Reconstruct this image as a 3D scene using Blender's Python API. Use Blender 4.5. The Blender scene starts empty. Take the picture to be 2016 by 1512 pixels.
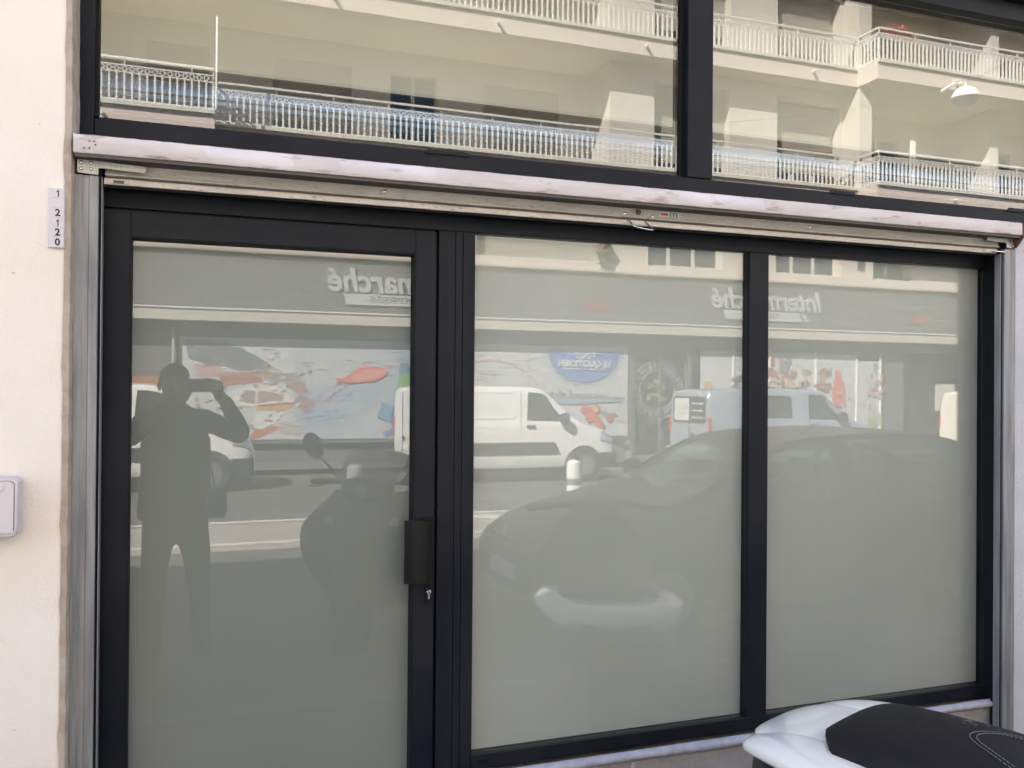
import bpy, bmesh, math, random
from mathutils import Vector, Matrix
random.seed(7)
PI = math.pi
C = bpy.context.scene.collection
sc = bpy.context.scene

# ------------------------------------------------------------------ camera, light, exposure
YAW, PITCH, ROLL, FPX = math.radians(19.5327), math.radians(.3334), math.radians(.4428), 1723.55
CAM = Vector((0, -2.5, 1.65))
fw = Vector((math.sin(YAW)*math.cos(PITCH), math.cos(YAW)*math.cos(PITCH), math.sin(PITCH)))
r0 = Vector((math.cos(YAW), -math.sin(YAW), 0)); u0 = r0.cross(fw)
rt = r0*math.cos(ROLL)+u0*math.sin(ROLL); up = -r0*math.sin(ROLL)+u0*math.cos(ROLL)
cd = bpy.data.cameras.new('camera'); cam = bpy.data.objects.new('camera', cd); C.objects.link(cam)
cam.matrix_world = Matrix(((rt.x, up.x, -fw.x, CAM.x), (rt.y, up.y, -fw.y, CAM.y), (rt.z, up.z, -fw.z, CAM.z), (0, 0, 0, 1)))
cd.sensor_width = 36; cd.lens = FPX/2016*36; cd.clip_start = .005; cd.clip_end = 500
sc.camera = cam

SUN = Vector((-.95, .75, 1.0)).normalized()          # towards the sun
w = bpy.data.worlds.new('World'); sc.world = w; w.use_nodes = True
nt = w.node_tree; bg = nt.nodes['Background']
sky = nt.nodes.new('ShaderNodeTexSky'); sky.sky_type = 'NISHITA'; sky.sun_disc = False
sky.sun_elevation = math.asin(SUN.z); sky.sun_rotation = math.atan2(SUN.x, SUN.y)
nt.links.new(sky.outputs[0], bg.inputs[0]); bg.inputs[1].default_value = .075
sl = bpy.data.lights.new('sun', 'SUN'); sl.energy = 5; sl.angle = math.radians(.5); sl.color = (1, .925, .84)
so = bpy.data.objects.new('sun', sl); C.objects.link(so); so.location = (-10, 8, 20)
so.rotation_euler = SUN.to_track_quat('Z', 'Y').to_euler()
sc.view_settings.view_transform = 'Standard'; sc.view_settings.look = 'None'
sc.view_settings.gamma = 1; sc.view_settings.use_curve_mapping = False
sc.view_settings.exposure = 2.9
sc.render.engine = 'CYCLES'
cy = sc.cycles
cy.max_bounces = 10; cy.diffuse_bounces = 5; cy.glossy_bounces = 5; cy.transmission_bounces = 6; cy.transparent_max_bounces = 24
cy.caustics_reflective = False; cy.caustics_refractive = False; cy.sample_clamp_indirect = 6
cy.use_denoising = True; cy.use_adaptive_sampling = False

def S(u, v, y):
    """where the line of sight through a photo pixel meets the upright plane at distance y behind the glass (mirror space)"""
    d = fw+rt*((u-1008)/FPX)-up*((v-756)/FPX)
    q = CAM+d*((y-CAM.y)/d.y)
    return q.x, q.z

# ------------------------------------------------------------------ materials
def mat(name, col, rough=.6, metal=0, col2=None, scale=6, bump=0, bscale=40, spec=.5, detail=6, stretch=(1, 1, 1), lo=.35, hi=.65, spots=None, coat=0):
    m = bpy.data.materials.new(name); m.use_nodes = True
    n = m.node_tree.nodes; l = m.node_tree.links; b = n['Principled BSDF']
    b.inputs['Roughness'].default_value = rough; b.inputs['Metallic'].default_value = metal
    b.inputs['Specular IOR Level'].default_value = spec; b.inputs['Coat Weight'].default_value = coat
    b.inputs['Base Color'].default_value = (*col, 1)
    tc = n.new('ShaderNodeTexCoord'); mp = n.new('ShaderNodeMapping'); l.new(tc.outputs['Object'], mp.inputs[0]); mp.inputs['Scale'].default_value = stretch
    out = None
    if col2:
        t = n.new('ShaderNodeTexNoise'); t.inputs['Scale'].default_value = scale; t.inputs['Detail'].default_value = detail; l.new(mp.outputs[0], t.inputs[0])
        r = n.new('ShaderNodeValToRGB'); r.color_ramp.elements[0].position = lo; r.color_ramp.elements[1].position = hi
        r.color_ramp.elements[0].color = (*col, 1); r.color_ramp.elements[1].color = (*col2, 1)
        l.new(t.outputs['Fac'], r.inputs[0]); out = r.outputs[0]
        rr = n.new('ShaderNodeMapRange'); rr.inputs['To Min'].default_value = max(rough-.08, .02); rr.inputs['To Max'].default_value = min(rough+.12, 1)
        l.new(t.outputs['Fac'], rr.inputs[0]); l.new(rr.outputs[0], b.inputs['Roughness'])
    if spots:   # (colour, scale, threshold, softness)
        t = n.new('ShaderNodeTexNoise'); t.inputs['Scale'].default_value = spots[1]; t.inputs['Detail'].default_value = 8; t.inputs['Roughness'].default_value = .62; l.new(mp.outputs[0], t.inputs[0])
        r = n.new('ShaderNodeMapRange'); r.inputs['From Min'].default_value = spots[2]; r.inputs['From Max'].default_value = spots[2]+spots[3]; l.new(t.outputs['Fac'], r.inputs[0])
        mx = n.new('ShaderNodeMix'); mx.data_type = 'RGBA'; l.new(r.outputs[0], mx.inputs['Factor'])
        if out: l.new(out, mx.inputs['A'])
        else: mx.inputs['A'].default_value = (*col, 1)
        mx.inputs['B'].default_value = (*spots[0], 1); out = mx.outputs['Result']
    if out: l.new(out, b.inputs['Base Color'])
    if bump:
        t = n.new('ShaderNodeTexNoise'); t.inputs['Scale'].default_value = bscale; t.inputs['Detail'].default_value = 5; l.new(mp.outputs[0], t.inputs[0])
        bp = n.new('ShaderNodeBump'); bp.inputs['Distance'].default_value = bump; l.new(t.outputs['Fac'], bp.inputs['Height']); l.new(bp.outputs[0], b.inputs['Normal'])
    return m

def glass(name, f0, tint=(.93, .95, .94), wav=.0, wsc=1.2, rough=0.0):
    m = bpy.data.materials.new(name); m.use_nodes = True
    n = m.node_tree.nodes; l = m.node_tree.links; n.remove(n['Principled BSDF'])
    out = n['Material Output']; tr = n.new('ShaderNodeBsdfTransparent'); tr.inputs[0].default_value = (*tint, 1)
    gl = n.new('ShaderNodeBsdfGlossy'); gl.inputs['Roughness'].default_value = rough
    g = n.new('ShaderNodeNewGeometry'); d = n.new('ShaderNodeVectorMath'); d.operation = 'DOT_PRODUCT'
    l.new(g.outputs['Incoming'], d.inputs[0]); l.new(g.outputs['Normal'], d.inputs[1])
    def M(op, a, b=None, c=None):
        x = n.new('ShaderNodeMath'); x.operation = op
        for i, v in enumerate((a, b, c)):
            if v is None: continue
            if isinstance(v, (int, float)): x.inputs[i].default_value = v
            else: l.new(v, x.inputs[i])
        return x.outputs[0]
    c = M('ABSOLUTE', d.outputs['Value']); p = M('POWER', M('SUBTRACT', 1, c), 4.5)
    f = M('MULTIPLY_ADD', p, 1-f0, f0)
    if wav:
        tc = n.new('ShaderNodeTexCoord'); t = n.new('ShaderNodeTexNoise'); t.inputs['Scale'].default_value = wsc; t.inputs['Detail'].default_value = 1
        l.new(tc.outputs['Object'], t.inputs[0]); bp = n.new('ShaderNodeBump'); bp.inputs['Distance'].default_value = wav
        l.new(t.outputs['Fac'], bp.inputs['Height']); l.new(bp.outputs[0], gl.inputs['Normal'])
    mx = n.new('ShaderNodeMixShader'); l.new(f, mx.inputs[0]); l.new(tr.outputs[0], mx.inputs[1]); l.new(gl.outputs[0], mx.inputs[2])
    l.new(mx.outputs[0], out.inputs[0]); return m

M_render = mat('pink_render', (.83, .735, .645), .9, col2=(.89, .81, .735), scale=2.2, bump=.0012, bscale=140, spots=((.56, .46, .40), 30, .685, .06), spec=.2)
M_render2 = mat('lavender_render', (.50, .50, .55), .85, col2=(.58, .56, .60), scale=4, bump=.003, bscale=90, spots=((.30, .24, .20), 14, .66, .06), spec=.2)
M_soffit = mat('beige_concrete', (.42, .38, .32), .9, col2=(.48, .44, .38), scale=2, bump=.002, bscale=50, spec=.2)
M_edge = mat('chipped_render_edge', (.40, .32, .26), .95, col2=(.48, .40, .335), scale=20, bump=.004, bscale=45, spec=.1, lo=.42, hi=.58)
M_anth = mat('anthracite_aluminium', (.0075, .0095, .0155), .40, col2=(.017, .018, .022), scale=3, spec=.14, bump=.0002, bscale=500)
M_black = mat('black_gasket', (.006, .006, .007), .6, spec=.2)
M_galv = mat('galvanised_steel', (.33, .33, .33), .58, .55, col2=(.22, .22, .23), scale=7, stretch=(9, 9, .5), spots=((.34, .35, .37), 30, .60, .08), bump=.0004, bscale=60)
M_shut = mat('weathered_shutter', (.50, .465, .41), .5, .35, col2=(.60, .565, .51), scale=9, stretch=(1.2, 6, 6), spots=((.19, .15, .12), 48, .585, .12), bump=.0012, bscale=150)
M_groove = mat('groove_grime_and_shade', (.10, .085, .075), .8)  # grime in the joints, also the painted shade under the beam
M_lintel = mat('painted_lintel', (.62, .565, .575), .6, col2=(.73, .675, .685), scale=7, stretch=(.7, 3, 3), spots=((.33, .24, .23), 13, .565, .16), bump=.0012, bscale=22)
M_rust = mat('rusty_steel', (.07, .035, .025), .9, col2=(.16, .075, .045), scale=30, bump=.002, bscale=90)
M_steel = mat('bright_steel', (.62, .62, .62), .25, 1)
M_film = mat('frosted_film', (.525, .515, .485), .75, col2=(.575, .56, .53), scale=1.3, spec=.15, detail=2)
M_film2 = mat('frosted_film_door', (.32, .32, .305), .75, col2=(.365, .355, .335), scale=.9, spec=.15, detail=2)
M_glass = glass('shop_glass', .058, wav=.00015, wsc=2.2)
M_glass2 = glass('transom_glass', .072, wav=.0002, wsc=2.0)
M_seal = mat('sealant', (.34, .33, .38), .6, col2=(.46, .44, .50), scale=30, bump=.002, bscale=50)
M_sill = mat('sill_render', (.25, .225, .215), .9, col2=(.36, .33, .32), scale=5, bump=.004, bscale=60, spots=((.50, .46, .47), 18, .62, .08))
M_plastic = mat('pale_plastic', (.66, .62, .64), .35, bump=.0002, bscale=200)
M_ink = mat('black_ink', (.02, .02, .022), .6)
M_red = mat('red_ink', (.5, .02, .02), .5); M_teal = mat('teal_ink', (.03, .25, .27), .5)
M_blind = mat('interior_blind', (.58, .545, .47), .9, col2=(.62, .585, .50), scale=1.5)
M_dark = mat('dark_interior', (.03, .03, .03), .8)
M_coil_sky = mat('rolled_shutter_sky_blue', (.15, .26, .45), .32, .4, col2=(.22, .30, .42), scale=3, stretch=(.6, 8, 8), bump=.002, bscale=18)  # sky reflection on the metal roll is put into the blue base colour
M_asph = mat('asphalt', (.085, .084, .082), .9, col2=(.115, .112, .108), scale=.8, bump=.006, bscale=120, spots=((.05, .05, .05), 2.2, .60, .05))
M_pale = mat('pale_concrete_strip', (.27, .25, .22), .9, col2=(.34, .315, .28), scale=1.2, bump=.004, bscale=60, spots=((.12, .11, .10), 2.5, .62, .06))
M_pave = mat('pavement', (.10, .098, .093), .9, col2=(.13, .125, .12), scale=2, bump=.004, bscale=80)
M_kerb = mat('kerb_stone', (.15, .145, .14), .9, col2=(.20, .195, .19), scale=6, bump=.003)
M_paint = mat('road_paint', (.62, .60, .56), .7, col2=(.45, .44, .41), scale=9, spots=((.14, .14, .14), 14, .62, .05))
M_wall = mat('cream_wall', (.55, .505, .45), .9, col2=(.59, .545, .485), scale=.7, bump=.003, bscale=60, spec=.2)
M_slab = mat('slab_cream', (.64, .57, .50), .9, col2=(.66, .56, .51), scale=1.2, bump=.002, spec=.2)
M_nose = mat('slab_nose', (.62, .60, .52), .8)
M_white = mat('white_metal', (.78, .76, .72), .45, bump=.0003)
M_blindx = mat('roller_blind', (.42, .39, .33), .7)
M_winfr = mat('window_white', (.55, .53, .48), .5)
M_pane = mat('dark_pane', (.03, .035, .04), .06, spec=.9)
M_fascia = mat('grey_fascia', (.135, .138, .130), .5, col2=(.155, .155, .148), scale=1.5)
M_greyw = mat('grey_shop_wall', (.12, .12, .12), .7, col2=(.14, .14, .14), scale=2)
M_awn = mat('dark_entrance', (.035, .036, .038), .6)
M_letter = mat('sign_letter', (.44, .45, .45), .5)
M_carblk = mat('black_car_paint', (.008, .009, .011), .3, spec=.3, coat=.06)
M_carwht = mat('white_van_paint', (.78, .77, .74), .25, coat=.4, bump=.0002)
M_carslv = mat('silver_van_paint', (.36, .40, .46), .3, .25, coat=.4)
M_carcrm = mat('cream_van_paint', (.80, .76, .66), .3, coat=.3)
M_cargl = mat('car_window', (.03, .034, .034), .04, spec=.8)
M_green = glass('tinted_car_glass', .06, (.55, .72, .60))
M_rubber = mat('tyre_rubber', (.018, .018, .019), .85, bump=.002)
M_clad = mat('black_cladding', (.035, .036, .038), .6)
M_rim = mat('wheel_rim', (.35, .36, .37), .35, .7)
M_lamp = mat('lamp_glass', (.45, .47, .55), .08, .3, spec=.9)
M_taill = mat('tail_lamp', (.45, .02, .02), .2)
M_plate = mat('number_plate_white', (.75, .75, .72), .4)
M_jacket = mat('dark_jacket', (.020, .020, .022), .9, bump=.006, bscale=22)
M_trous = mat('dark_trousers', (.018, .018, .021), .9, bump=.005, bscale=20)
M_skin = mat('skin', (.30, .17, .12), .55)
M_hair = mat('short_hair', (.02, .016, .013), .8, bump=.006, bscale=150)
M_scw = mat('white_scooter_paint', (.93, .89, .84), .18, coat=.7)
M_seat = mat('black_seat_vinyl', (.009, .008, .010), .6, col2=(.013, .011, .012), scale=60, bump=.0012, bscale=900, spec=.25, spots=((.04, .028, .022), 9, .68, .08))
M_thread = mat('grey_thread', (.22, .21, .21), .8)
M_leaf = mat('green_leaf', (.07, .13, .03), .6, col2=(.11, .17, .05), scale=20)
M_redleaf = mat('red_leaf', (.32, .06, .035), .6, col2=(.42, .12, .06), scale=20)
M_terra = mat('terracotta', (.30, .13, .07), .8)
M_scr = glass('smoked_screen', .05, (.34, .34, .35))
_cm = {}
def flat(c):
    k = tuple(round(x, 3) for x in c)
    if k not in _cm: _cm[k] = mat('print_colour', k, .55, col2=tuple(min(1, x*1.12+.01) for x in k), scale=9)
    return _cm[k]

# ------------------------------------------------------------------ mesh helpers
class MB:
    def __init__(s): s.v = []; s.f = []; s.m = []
    def add(s, v, f, mi=0):
        o = len(s.v); s.v += [tuple(p) for p in v]; s.f += [tuple(i+o for i in q) for q in f]; s.m += [mi]*len(f); return s
    def box(s, x0, x1, y0, y1, z0, z1, mi=0):
        if x0 > x1: x0, x1 = x1, x0
        if y0 > y1: y0, y1 = y1, y0
        if z0 > z1: z0, z1 = z1, z0
        v = [(x, y, z) for x in (x0, x1) for y in (y0, y1) for z in (z0, z1)]
        return s.add(v, [(0, 1, 3, 2), (4, 6, 7, 5), (0, 4, 5, 1), (2, 3, 7, 6), (0, 2, 6, 4), (1, 5, 7, 3)], mi)
    def prism(s, poly, axis, a, b, mi=0):
        """poly of 2-D points; axis 'x','y','z' is the direction of extrusion from a to b"""
        def P(p, h):
            return {'x': (h, p[0], p[1]), 'y': (p[0], h, p[1]), 'z': (p[0], p[1], h)}[axis]
        n = len(poly); v = [P(p, a) for p in poly]+[P(p, b) for p in poly]
        f = [tuple(range(n))[::-1], tuple(range(n, 2*n))]+[(i, (i+1) % n, n+(i+1) % n, n+i) for i in range(n)]
        return s.add(v, f, mi)
    def tube(s, pts, r, n=8, mi=0, closed=False):
        pts = [Vector(p) for p in pts]; rings = []; N = len(pts)
        for i, p in enumerate(pts):
            if closed: d = pts[(i+1) % N]-pts[i-1]
            else: d = (pts[min(i+1, N-1)]-pts[max(i-1, 0)])
            d.normalize(); a = Vector((0, 0, 1)) if abs(d.z) < .9 else Vector((1, 0, 0))
            u = d.cross(a).normalized(); w_ = d.cross(u)
            R_ = r[i] if isinstance(r, (list, tuple)) else r
            rings.append([p+u*R_*math.cos(2*PI*k/n)+w_*R_*math.sin(2*PI*k/n) for k in range(n)])
        v = [q for g in rings for q in g]; f = []
        for i in range(N if closed else N-1):
            j = (i+1) % N
            f += [(i*n+k, i*n+(k+1) % n, j*n+(k+1) % n, j*n+k) for k in range(n)]
        if not closed: f += [tuple(range(n)), tuple(range((N-1)*n, N*n))[::-1]]
        return s.add(v, f, mi)
    def lathe(s, prof, c, axis='z', n=20, mi=0, caps=True):
        """prof of (radius, height) about axis through c"""
        c = Vector(c); v = []; f = []
        for r, h in prof:
            for k in range(n):
                a = 2*PI*k/n; q = (r*math.cos(a), r*math.sin(a))
                v.append(c+Vector({'z': (q[0], q[1], h), 'y': (q[0], h, q[1]), 'x': (h, q[0], q[1])}[axis]))
        for i in range(len(prof)-1):
            f += [(i*n+k, i*n+(k+1) % n, (i+1)*n+(k+1) % n, (i+1)*n+k) for k in range(n)]
        if caps: f += [tuple(range(n)), tuple(range((len(prof)-1)*n, len(prof)*n))[::-1]]
        return s.add(v, f, mi)
    def grid(s, P, nu, nv, mi=0):
        v = [P(i/nu, j/nv) for i in range(nu+1) for j in range(nv+1)]
        f = [(i*(nv+1)+j, (i+1)*(nv+1)+j, (i+1)*(nv+1)+j+1, i*(nv+1)+j+1) for i in range(nu) for j in range(nv)]
        return s.add(v, f, mi)
    def mesh(s, name, mats, smooth=False, angle=None):
        me = bpy.data.meshes.new(name); me.from_pydata(s.v, [], s.f)
        for m in (mats if isinstance(mats, (list, tuple)) else [mats]): me.materials.append(m)
        for p, i in zip(me.polygons, s.m): p.material_index = i
        bm = bmesh.new(); bm.from_mesh(me); bmesh.ops.recalc_face_normals(bm, faces=bm.faces); bm.to_mesh(me); bm.free()
        if smooth:
            for p in me.polygons: p.use_smooth = True
            if angle: me.set_sharp_from_angle(angle=math.radians(angle))
        me.update(); return me

def base(o):
    v = Vector((0, 0, 0))
    while o: v += o.location; o = o.parent
    return v
def part(name, mb, m, parent=None, smooth=False, angle=40, bevel=0, local=False, kind=None, label=None):
    """mb in world coordinates unless local"""
    if parent and not local:
        b = base(parent); mb.v = [(p[0]-b.x, p[1]-b.y, p[2]-b.z) for p in mb.v]
    me = mb.mesh(name, m, smooth, angle)
    o = bpy.data.objects.new(name, me); C.objects.link(o); o.parent = parent
    if bevel:
        bv = o.modifiers.new('bevel', 'BEVEL'); bv.width = bevel; bv.segments = 2; bv.limit_method = 'ANGLE'; bv.angle_limit = math.radians(50)
        for p in me.polygons: p.use_smooth = True
        me.set_sharp_from_angle(angle=math.radians(45))
    if kind: o['kind'] = kind
    if label: o['label'] = label
    return o
def thing(name, label, cat, loc=(0, 0, 0), group=None, rz=0):
    o = bpy.data.objects.new(name, None); C.objects.link(o); o.location = loc; o.rotation_euler.z = rz
    o.empty_display_size = .2
    o['label'] = label; o['category'] = cat
    if group: o['group'] = group
    return o
def structure(name, mb, m, **k):
    o = part(name, mb, m, **k); o['kind'] = 'structure'; return o
def copy_tree(src, loc, label):
    r = src.copy(); C.objects.link(r); r.location = loc; r['label'] = label
    for ch in list(src.children):
        c = ch.copy(); C.objects.link(c); c.parent = r
        for g in list(ch.children):
            d = g.copy(); C.objects.link(d); d.parent = c
    return r
def text(name, s, size, pos, face, m, parent, depth=.002, shear=0, weight=0, align='CENTER', spin=0, sx=1):
    """lettering as raised flat mesh. face 'out' = on our facade (faces -y), 'opp' = on the opposite side (faces +y)"""
    cu = bpy.data.curves.new(name, 'FONT'); cu.body = s; cu.size = size; cu.align_x = align; cu.align_y = 'CENTER'
    cu.extrude = depth; cu.shear = shear; cu.offset = weight; cu.resolution_u = 3
    t = bpy.data.objects.new('tmp', cu); C.objects.link(t)
    me = bpy.data.meshes.new_from_object(t.evaluated_get(bpy.context.evaluated_depsgraph_get())); bpy.data.objects.remove(t)
    R_ = Matrix.Rotation(PI/2, 4, 'X')
    if face == 'opp': R_ = Matrix.Rotation(PI, 4, 'Z') @ R_
    if face == 'rear': R_ = Matrix.Rotation(-PI/2, 4, 'Z') @ R_
    me.transform(R_ @ Matrix.Rotation(spin, 4, 'Z') @ Matrix.Diagonal((sx, 1, 1, 1)))
    me.materials.clear(); me.materials.append(m); me.name = name
    o = bpy.data.objects.new(name, me); C.objects.link(o); o.parent = parent
    o.location = Vector(pos)-(base(parent) if parent else Vector()); return o
# ------------------------------------------------------------------ the ground
structure('road', MB().box(-60, 70, -15.2, -1.98, -.5, -.07), M_asph)
structure('pavement', MB().box(-60, 70, -1.98, 3.9, -.5, .03), M_pave)
structure('far_pavement', MB().box(-60, 70, -19.5, -15.2, -.5, .04), M_pave)
structure('ground', MB().box(-200, 200, -200, 200, -.9, -.52), M_asph)
structure('concrete_strip', MB().box(-60, 70, -9.0, -7.15, -.08, -.064), M_pale)
for k, (y0, y1, n_) in enumerate(((-2.12, -1.98, 'kerb'), (-15.34, -15.2, 'kerb'))):
    kb = MB()
    for i in range(60): kb.box(-30+i, -30+i+.985, y0, y1, -.3, .045)
    structure('kerb', kb, M_kerb, bevel=.01)
ml = MB().box(-40, 40, -7.60, -7.48, -.066, -.058)
ml.box(-40, 40, -9.18, -9.06, -.066, -.058)
ml.prism([(3.2, -8.9), (3.6, -8.9), (5.0, -7.65), (4.6, -7.65)], 'z', -.066, -.056)
ml.prism([(7.2, -8.9), (7.6, -8.9), (9.0, -7.65), (8.6, -7.65)], 'z', -.066, -.056)
structure('road_marking', ml, M_paint)

# ------------------------------------------------------------------ our building
bld = thing('shop_building', 'pale pink rendered building wall that frames the dark shopfront, with its right pier', 'building', (-.3, 0, 0))
WX = -.301
part('wall', MB().box(-9, WX-.017, -.13, .3, 0, 8.5), M_render, bld)
ed = MB(); nz = 130                        # the broken, chipped corner of the render
pts = []
for i in range(nz+1):
    z = 8.5*i/nz if i > 60 else 3.2*i/60
    pts.append(z)
pts = sorted(set([3.2*i/100 for i in range(101)]+[3.2+.3*i for i in range(1, 18)]))
xs = [WX+random.uniform(-.0015, .0015) for _ in pts]; xl = [WX-.0165-random.random()**5*.004 for _ in pts]
v = []; f = []
for z, a, b_ in zip(pts, xs, xl): v += [(b_, -.1325, z), (a-.003, -.1335, z), (a+.001, -.118, z), (a+.003, .02, z)]
for i in range(len(pts)-1):
    for j in range(3): f.append((4*i+j, 4*i+j+1, 4*i+j+5, 4*i+j+4))
ed.add(v, f); part('render_edge', ed, M_edge, bld, smooth=True, angle=50)
part('pier', MB().box(2.797, 12, -.102, .3, 0, 2.262), M_render2, bld)
part('wall', MB().box(3.6, 12, -.13, .3, 2.262, 8.5), M_render, bld)
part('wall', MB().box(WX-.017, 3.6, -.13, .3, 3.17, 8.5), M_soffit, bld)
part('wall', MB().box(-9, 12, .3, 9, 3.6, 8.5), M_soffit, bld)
part('floor', MB().box(-9, 12, .3, 9, .03, .06), M_dark, bld)
part('wall', MB().box(-9, 12, 3.95, 9, .06, 3.6), M_dark, bld)
part('wall', MB().box(-9, -.9, .3, 3.95, .06, 3.6), M_dark, bld)
part('wall', MB().box(5.2, 12, .3, 3.95, .06, 3.6), M_dark, bld)
part('sill_wall', MB().box(.70, 2.797, -.055, .25, 0, .505), M_sill, bld)
sm = MB(); N = 150; vv = []
for i in range(N+1):
    x = .765+i/N*2.03; a = random.uniform(-.0012, .0012); b_ = .002*math.sin(x*9)+random.uniform(-.0015, .0015)
    vv += [(x, -.052, .527), (x, -.070+a*.6, .523+a), (x, -.074+a*.5, .512+a), (x, -.066, .500-b_), (x, -.052, .497-b_)]
sm.add(vv, [(5*i+j, 5*i+j+1, 5*i+j+6, 5*i+j+5) for i in range(N) for j in range(4)])
part('sealant_bead', sm, M_seal, bld, smooth=True, angle=80)
# lintel: painted steel beam with underside shade as a dark strip, and the rusty gap above
lb = MB()
LX0, LX1 = -.298, 2.775; N = 200; vv = []
for i in range(N+1):
    x = LX0+(LX1-LX0)*i/N; a = .0008*math.sin(x*5)+.0005*math.sin(x*13+1); t = random.uniform(-.0006, .0006)
    vv += [(x, -.10, 2.262+t), (x, -.145+a, 2.262+t), (x, -.150+a, 2.258+t), (x, -.150-a, 2.221+t), (x, -.147-a, 2.217+t), (x, -.10, 2.216)]
lb.add(vv, [(6*i+j, 6*i+j+1, 6*i+j+7, 6*i+j+6) for i in range(N) for j in range(5)])
lb.add([vv[j] for j in range(6)], [(0, 1, 2, 3, 4, 5)]); lb.add([vv[-6+j] for j in range(6)], [(5, 4, 3, 2, 1, 0)])
part('lintel_beam', lb, M_lintel, bld, smooth=True, angle=50)
part('beam_soffit_shade', MB().box(LX0+.004, LX1, -.144, -.088, 2.208, 2.2155), M_groove, bld)  # dark strip that paints in the shade on the beam's underside
part('beam_end_plate', MB().prism([(-.112, 2.262), (-.06, 2.262), (-.06, 2.165), (-.10, 2.152), (-.112, 2.165)], 'x', -.3125, -.303), M_rust, bld)
part('beam_end_plate', MB().prism([(-.149, 2.262), (-.108, 2.262), (-.108, 2.175), (-.120, 2.178), (-.149, 2.21)], 'x', 2.778, 2.786), M_rust, bld)
part('rusty_flange', MB().box(LX0-.006, 3.6, -.095, .02, 2.2622, 2.2765), M_rust, bld)
part('beam_core', MB().box(LX0+.02, LX1+.02, -.086, .02, 2.2165, 2.262), M_groove, bld)
nl = MB()
for x, z in ((-.262, 2.246), (-.252, 2.246), (-.249, 2.238), (-.262, 2.229), (-.274, 2.228)): nl.lathe([(.0022, 0), (.0018, -.0012)], (x, -.1505, z), 'y', 7)
part('nail_hole', nl, M_rust, bld)

# ------------------------------------------------------------------ transom window above the beam
tw = thing('transom_window', 'wide transom window with dark grey frame above the painted steel beam', 'window', (1.5, 0, 2.28))
FR = -.035
part('frame', MB().box(-.313, -.265, FR, .06, 2.278, 3.11), M_anth, tw, bevel=.002)
part('frame_bead', MB().box(-.2648, -.256, -.016, .02, 2.345, 3.03), M_black, tw)
part('frame', MB().box(-.2645, 3.6, FR, .06, 2.278, 2.336), M_anth, tw, bevel=.002)
part('frame_bead', MB().box(-.255, 1.462, -.02, .02, 2.3365, 2.343), M_anth, tw, bevel=.0015)
part('frame', MB().box(-.2645, 3.6, FR-.01, .06, 3.045, 3.11), M_anth, tw, bevel=.002)
part('frame', MB().box(-.3125, 3.6, -.09, .02, 3.112, 3.165), M_anth, tw, bevel=.002, label='upper fixed dark profile above the transom frame')
part('mullion', MB().box(1.466, 1.559, FR-.004, .06, 2.337, 3.044), M_anth, tw, bevel=.002)
part('gasket', MB().box(1.452, 1.4655, -.012, .02, 2.344, 3.044), M_black, tw)
part('frame', MB().box(3.52, 3.6, FR-.003, .06, 2.337, 3.044), M_anth, tw, bevel=.002)
dr = MB()
for a, b_ in ((.60, .735), (2.02, 2.13), (2.83, 2.93)): dr.prism([(a, 2.330), (b_, 2.330), (b_-.004, 2.3415), (a+.01, 2.3425)], 'y', FR-.006, FR-.0005)
part('drain_cover', dr, M_anth, tw)
part('pane', MB().box(-.2645, 1.466, -.004, .002, 2.337, 3.044), M_glass2, tw)
part('pane', MB().box(1.559, 3.52, -.004, .002, 2.337, 3.044), M_glass2, tw)

# things seen through the transom
bl = thing('window_blind', 'beige blind hanging inside the shop behind the transom glass', 'blind', (1.5, .3, 2.6))
part('fabric', MB().box(-.6, 4.2, .298, .302, 2.612, 3.45), M_blind, bl)
part('bottom_bar', MB().box(-.6, 4.2, .292, .308, 2.603, 2.613), mat('pale_bar', (.5, .48, .42), .6), bl)
ro = MB(); prof = []
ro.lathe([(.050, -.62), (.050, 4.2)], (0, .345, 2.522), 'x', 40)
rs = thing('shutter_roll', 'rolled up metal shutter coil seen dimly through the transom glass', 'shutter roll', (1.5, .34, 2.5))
part('coil', ro, M_coil_sky, rs, smooth=True)
cg = MB()
for k, r in ((0, .0685), (1, .0685), (2, .0685)):
    a = math.radians(-5-22*k); cg.box(-.6, 4.2, .345-math.cos(a)*.050-.003, .345-math.cos(a)*.050+.003, 2.522+math.sin(a)*.050-.003, 2.522+math.sin(a)*.050+.003)
part('slat_joint', cg, M_groove, rs)
part('lower_guide', MB().box(-.6, 4.2, .30, .34, 2.445, 2.458).box(-.6, 4.2, .30, .34, 2.40, 2.412), M_groove, rs)

# ------------------------------------------------------------------ glazed door
DY = -.030
dw = thing('glazed_door', 'dark framed glazed door with frosted glass and a black pull handle', 'door', (.2, 0, .05))
part('stile', MB().box(-.243, -.176, DY, .03, .05, 2.106), M_anth, dw, bevel=.0015)
part('stile', MB().box(.579, .640, DY, .03, .05, 2.106), M_anth, dw, bevel=.0015)
part('rail', MB().box(-.1755, .5785, DY+.0006, .03, 2.0375, 2.106), M_anth, dw, bevel=.0015)
part('rail', MB().box(-.1755, .5785, DY+.0006, .03, .05, .17), M_anth, dw, bevel=.0015)
gk = MB().box(-.176, -.173, -.028, .015, .17, 2.037).box(.5755, .579, -.028, .015, .17, 2.037).box(-.173, .5755, -.028, .015, 2.0345, 2.037)
part('gasket', gk, M_black, dw)
part('pane', MB().box(-.176, .579, -.006, -.001, .17, 2.0375), M_glass, dw)
part('frosted_film', MB().box(-.176, .579, .016, .018, .17, 2.0375), M_film2, dw)
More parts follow.
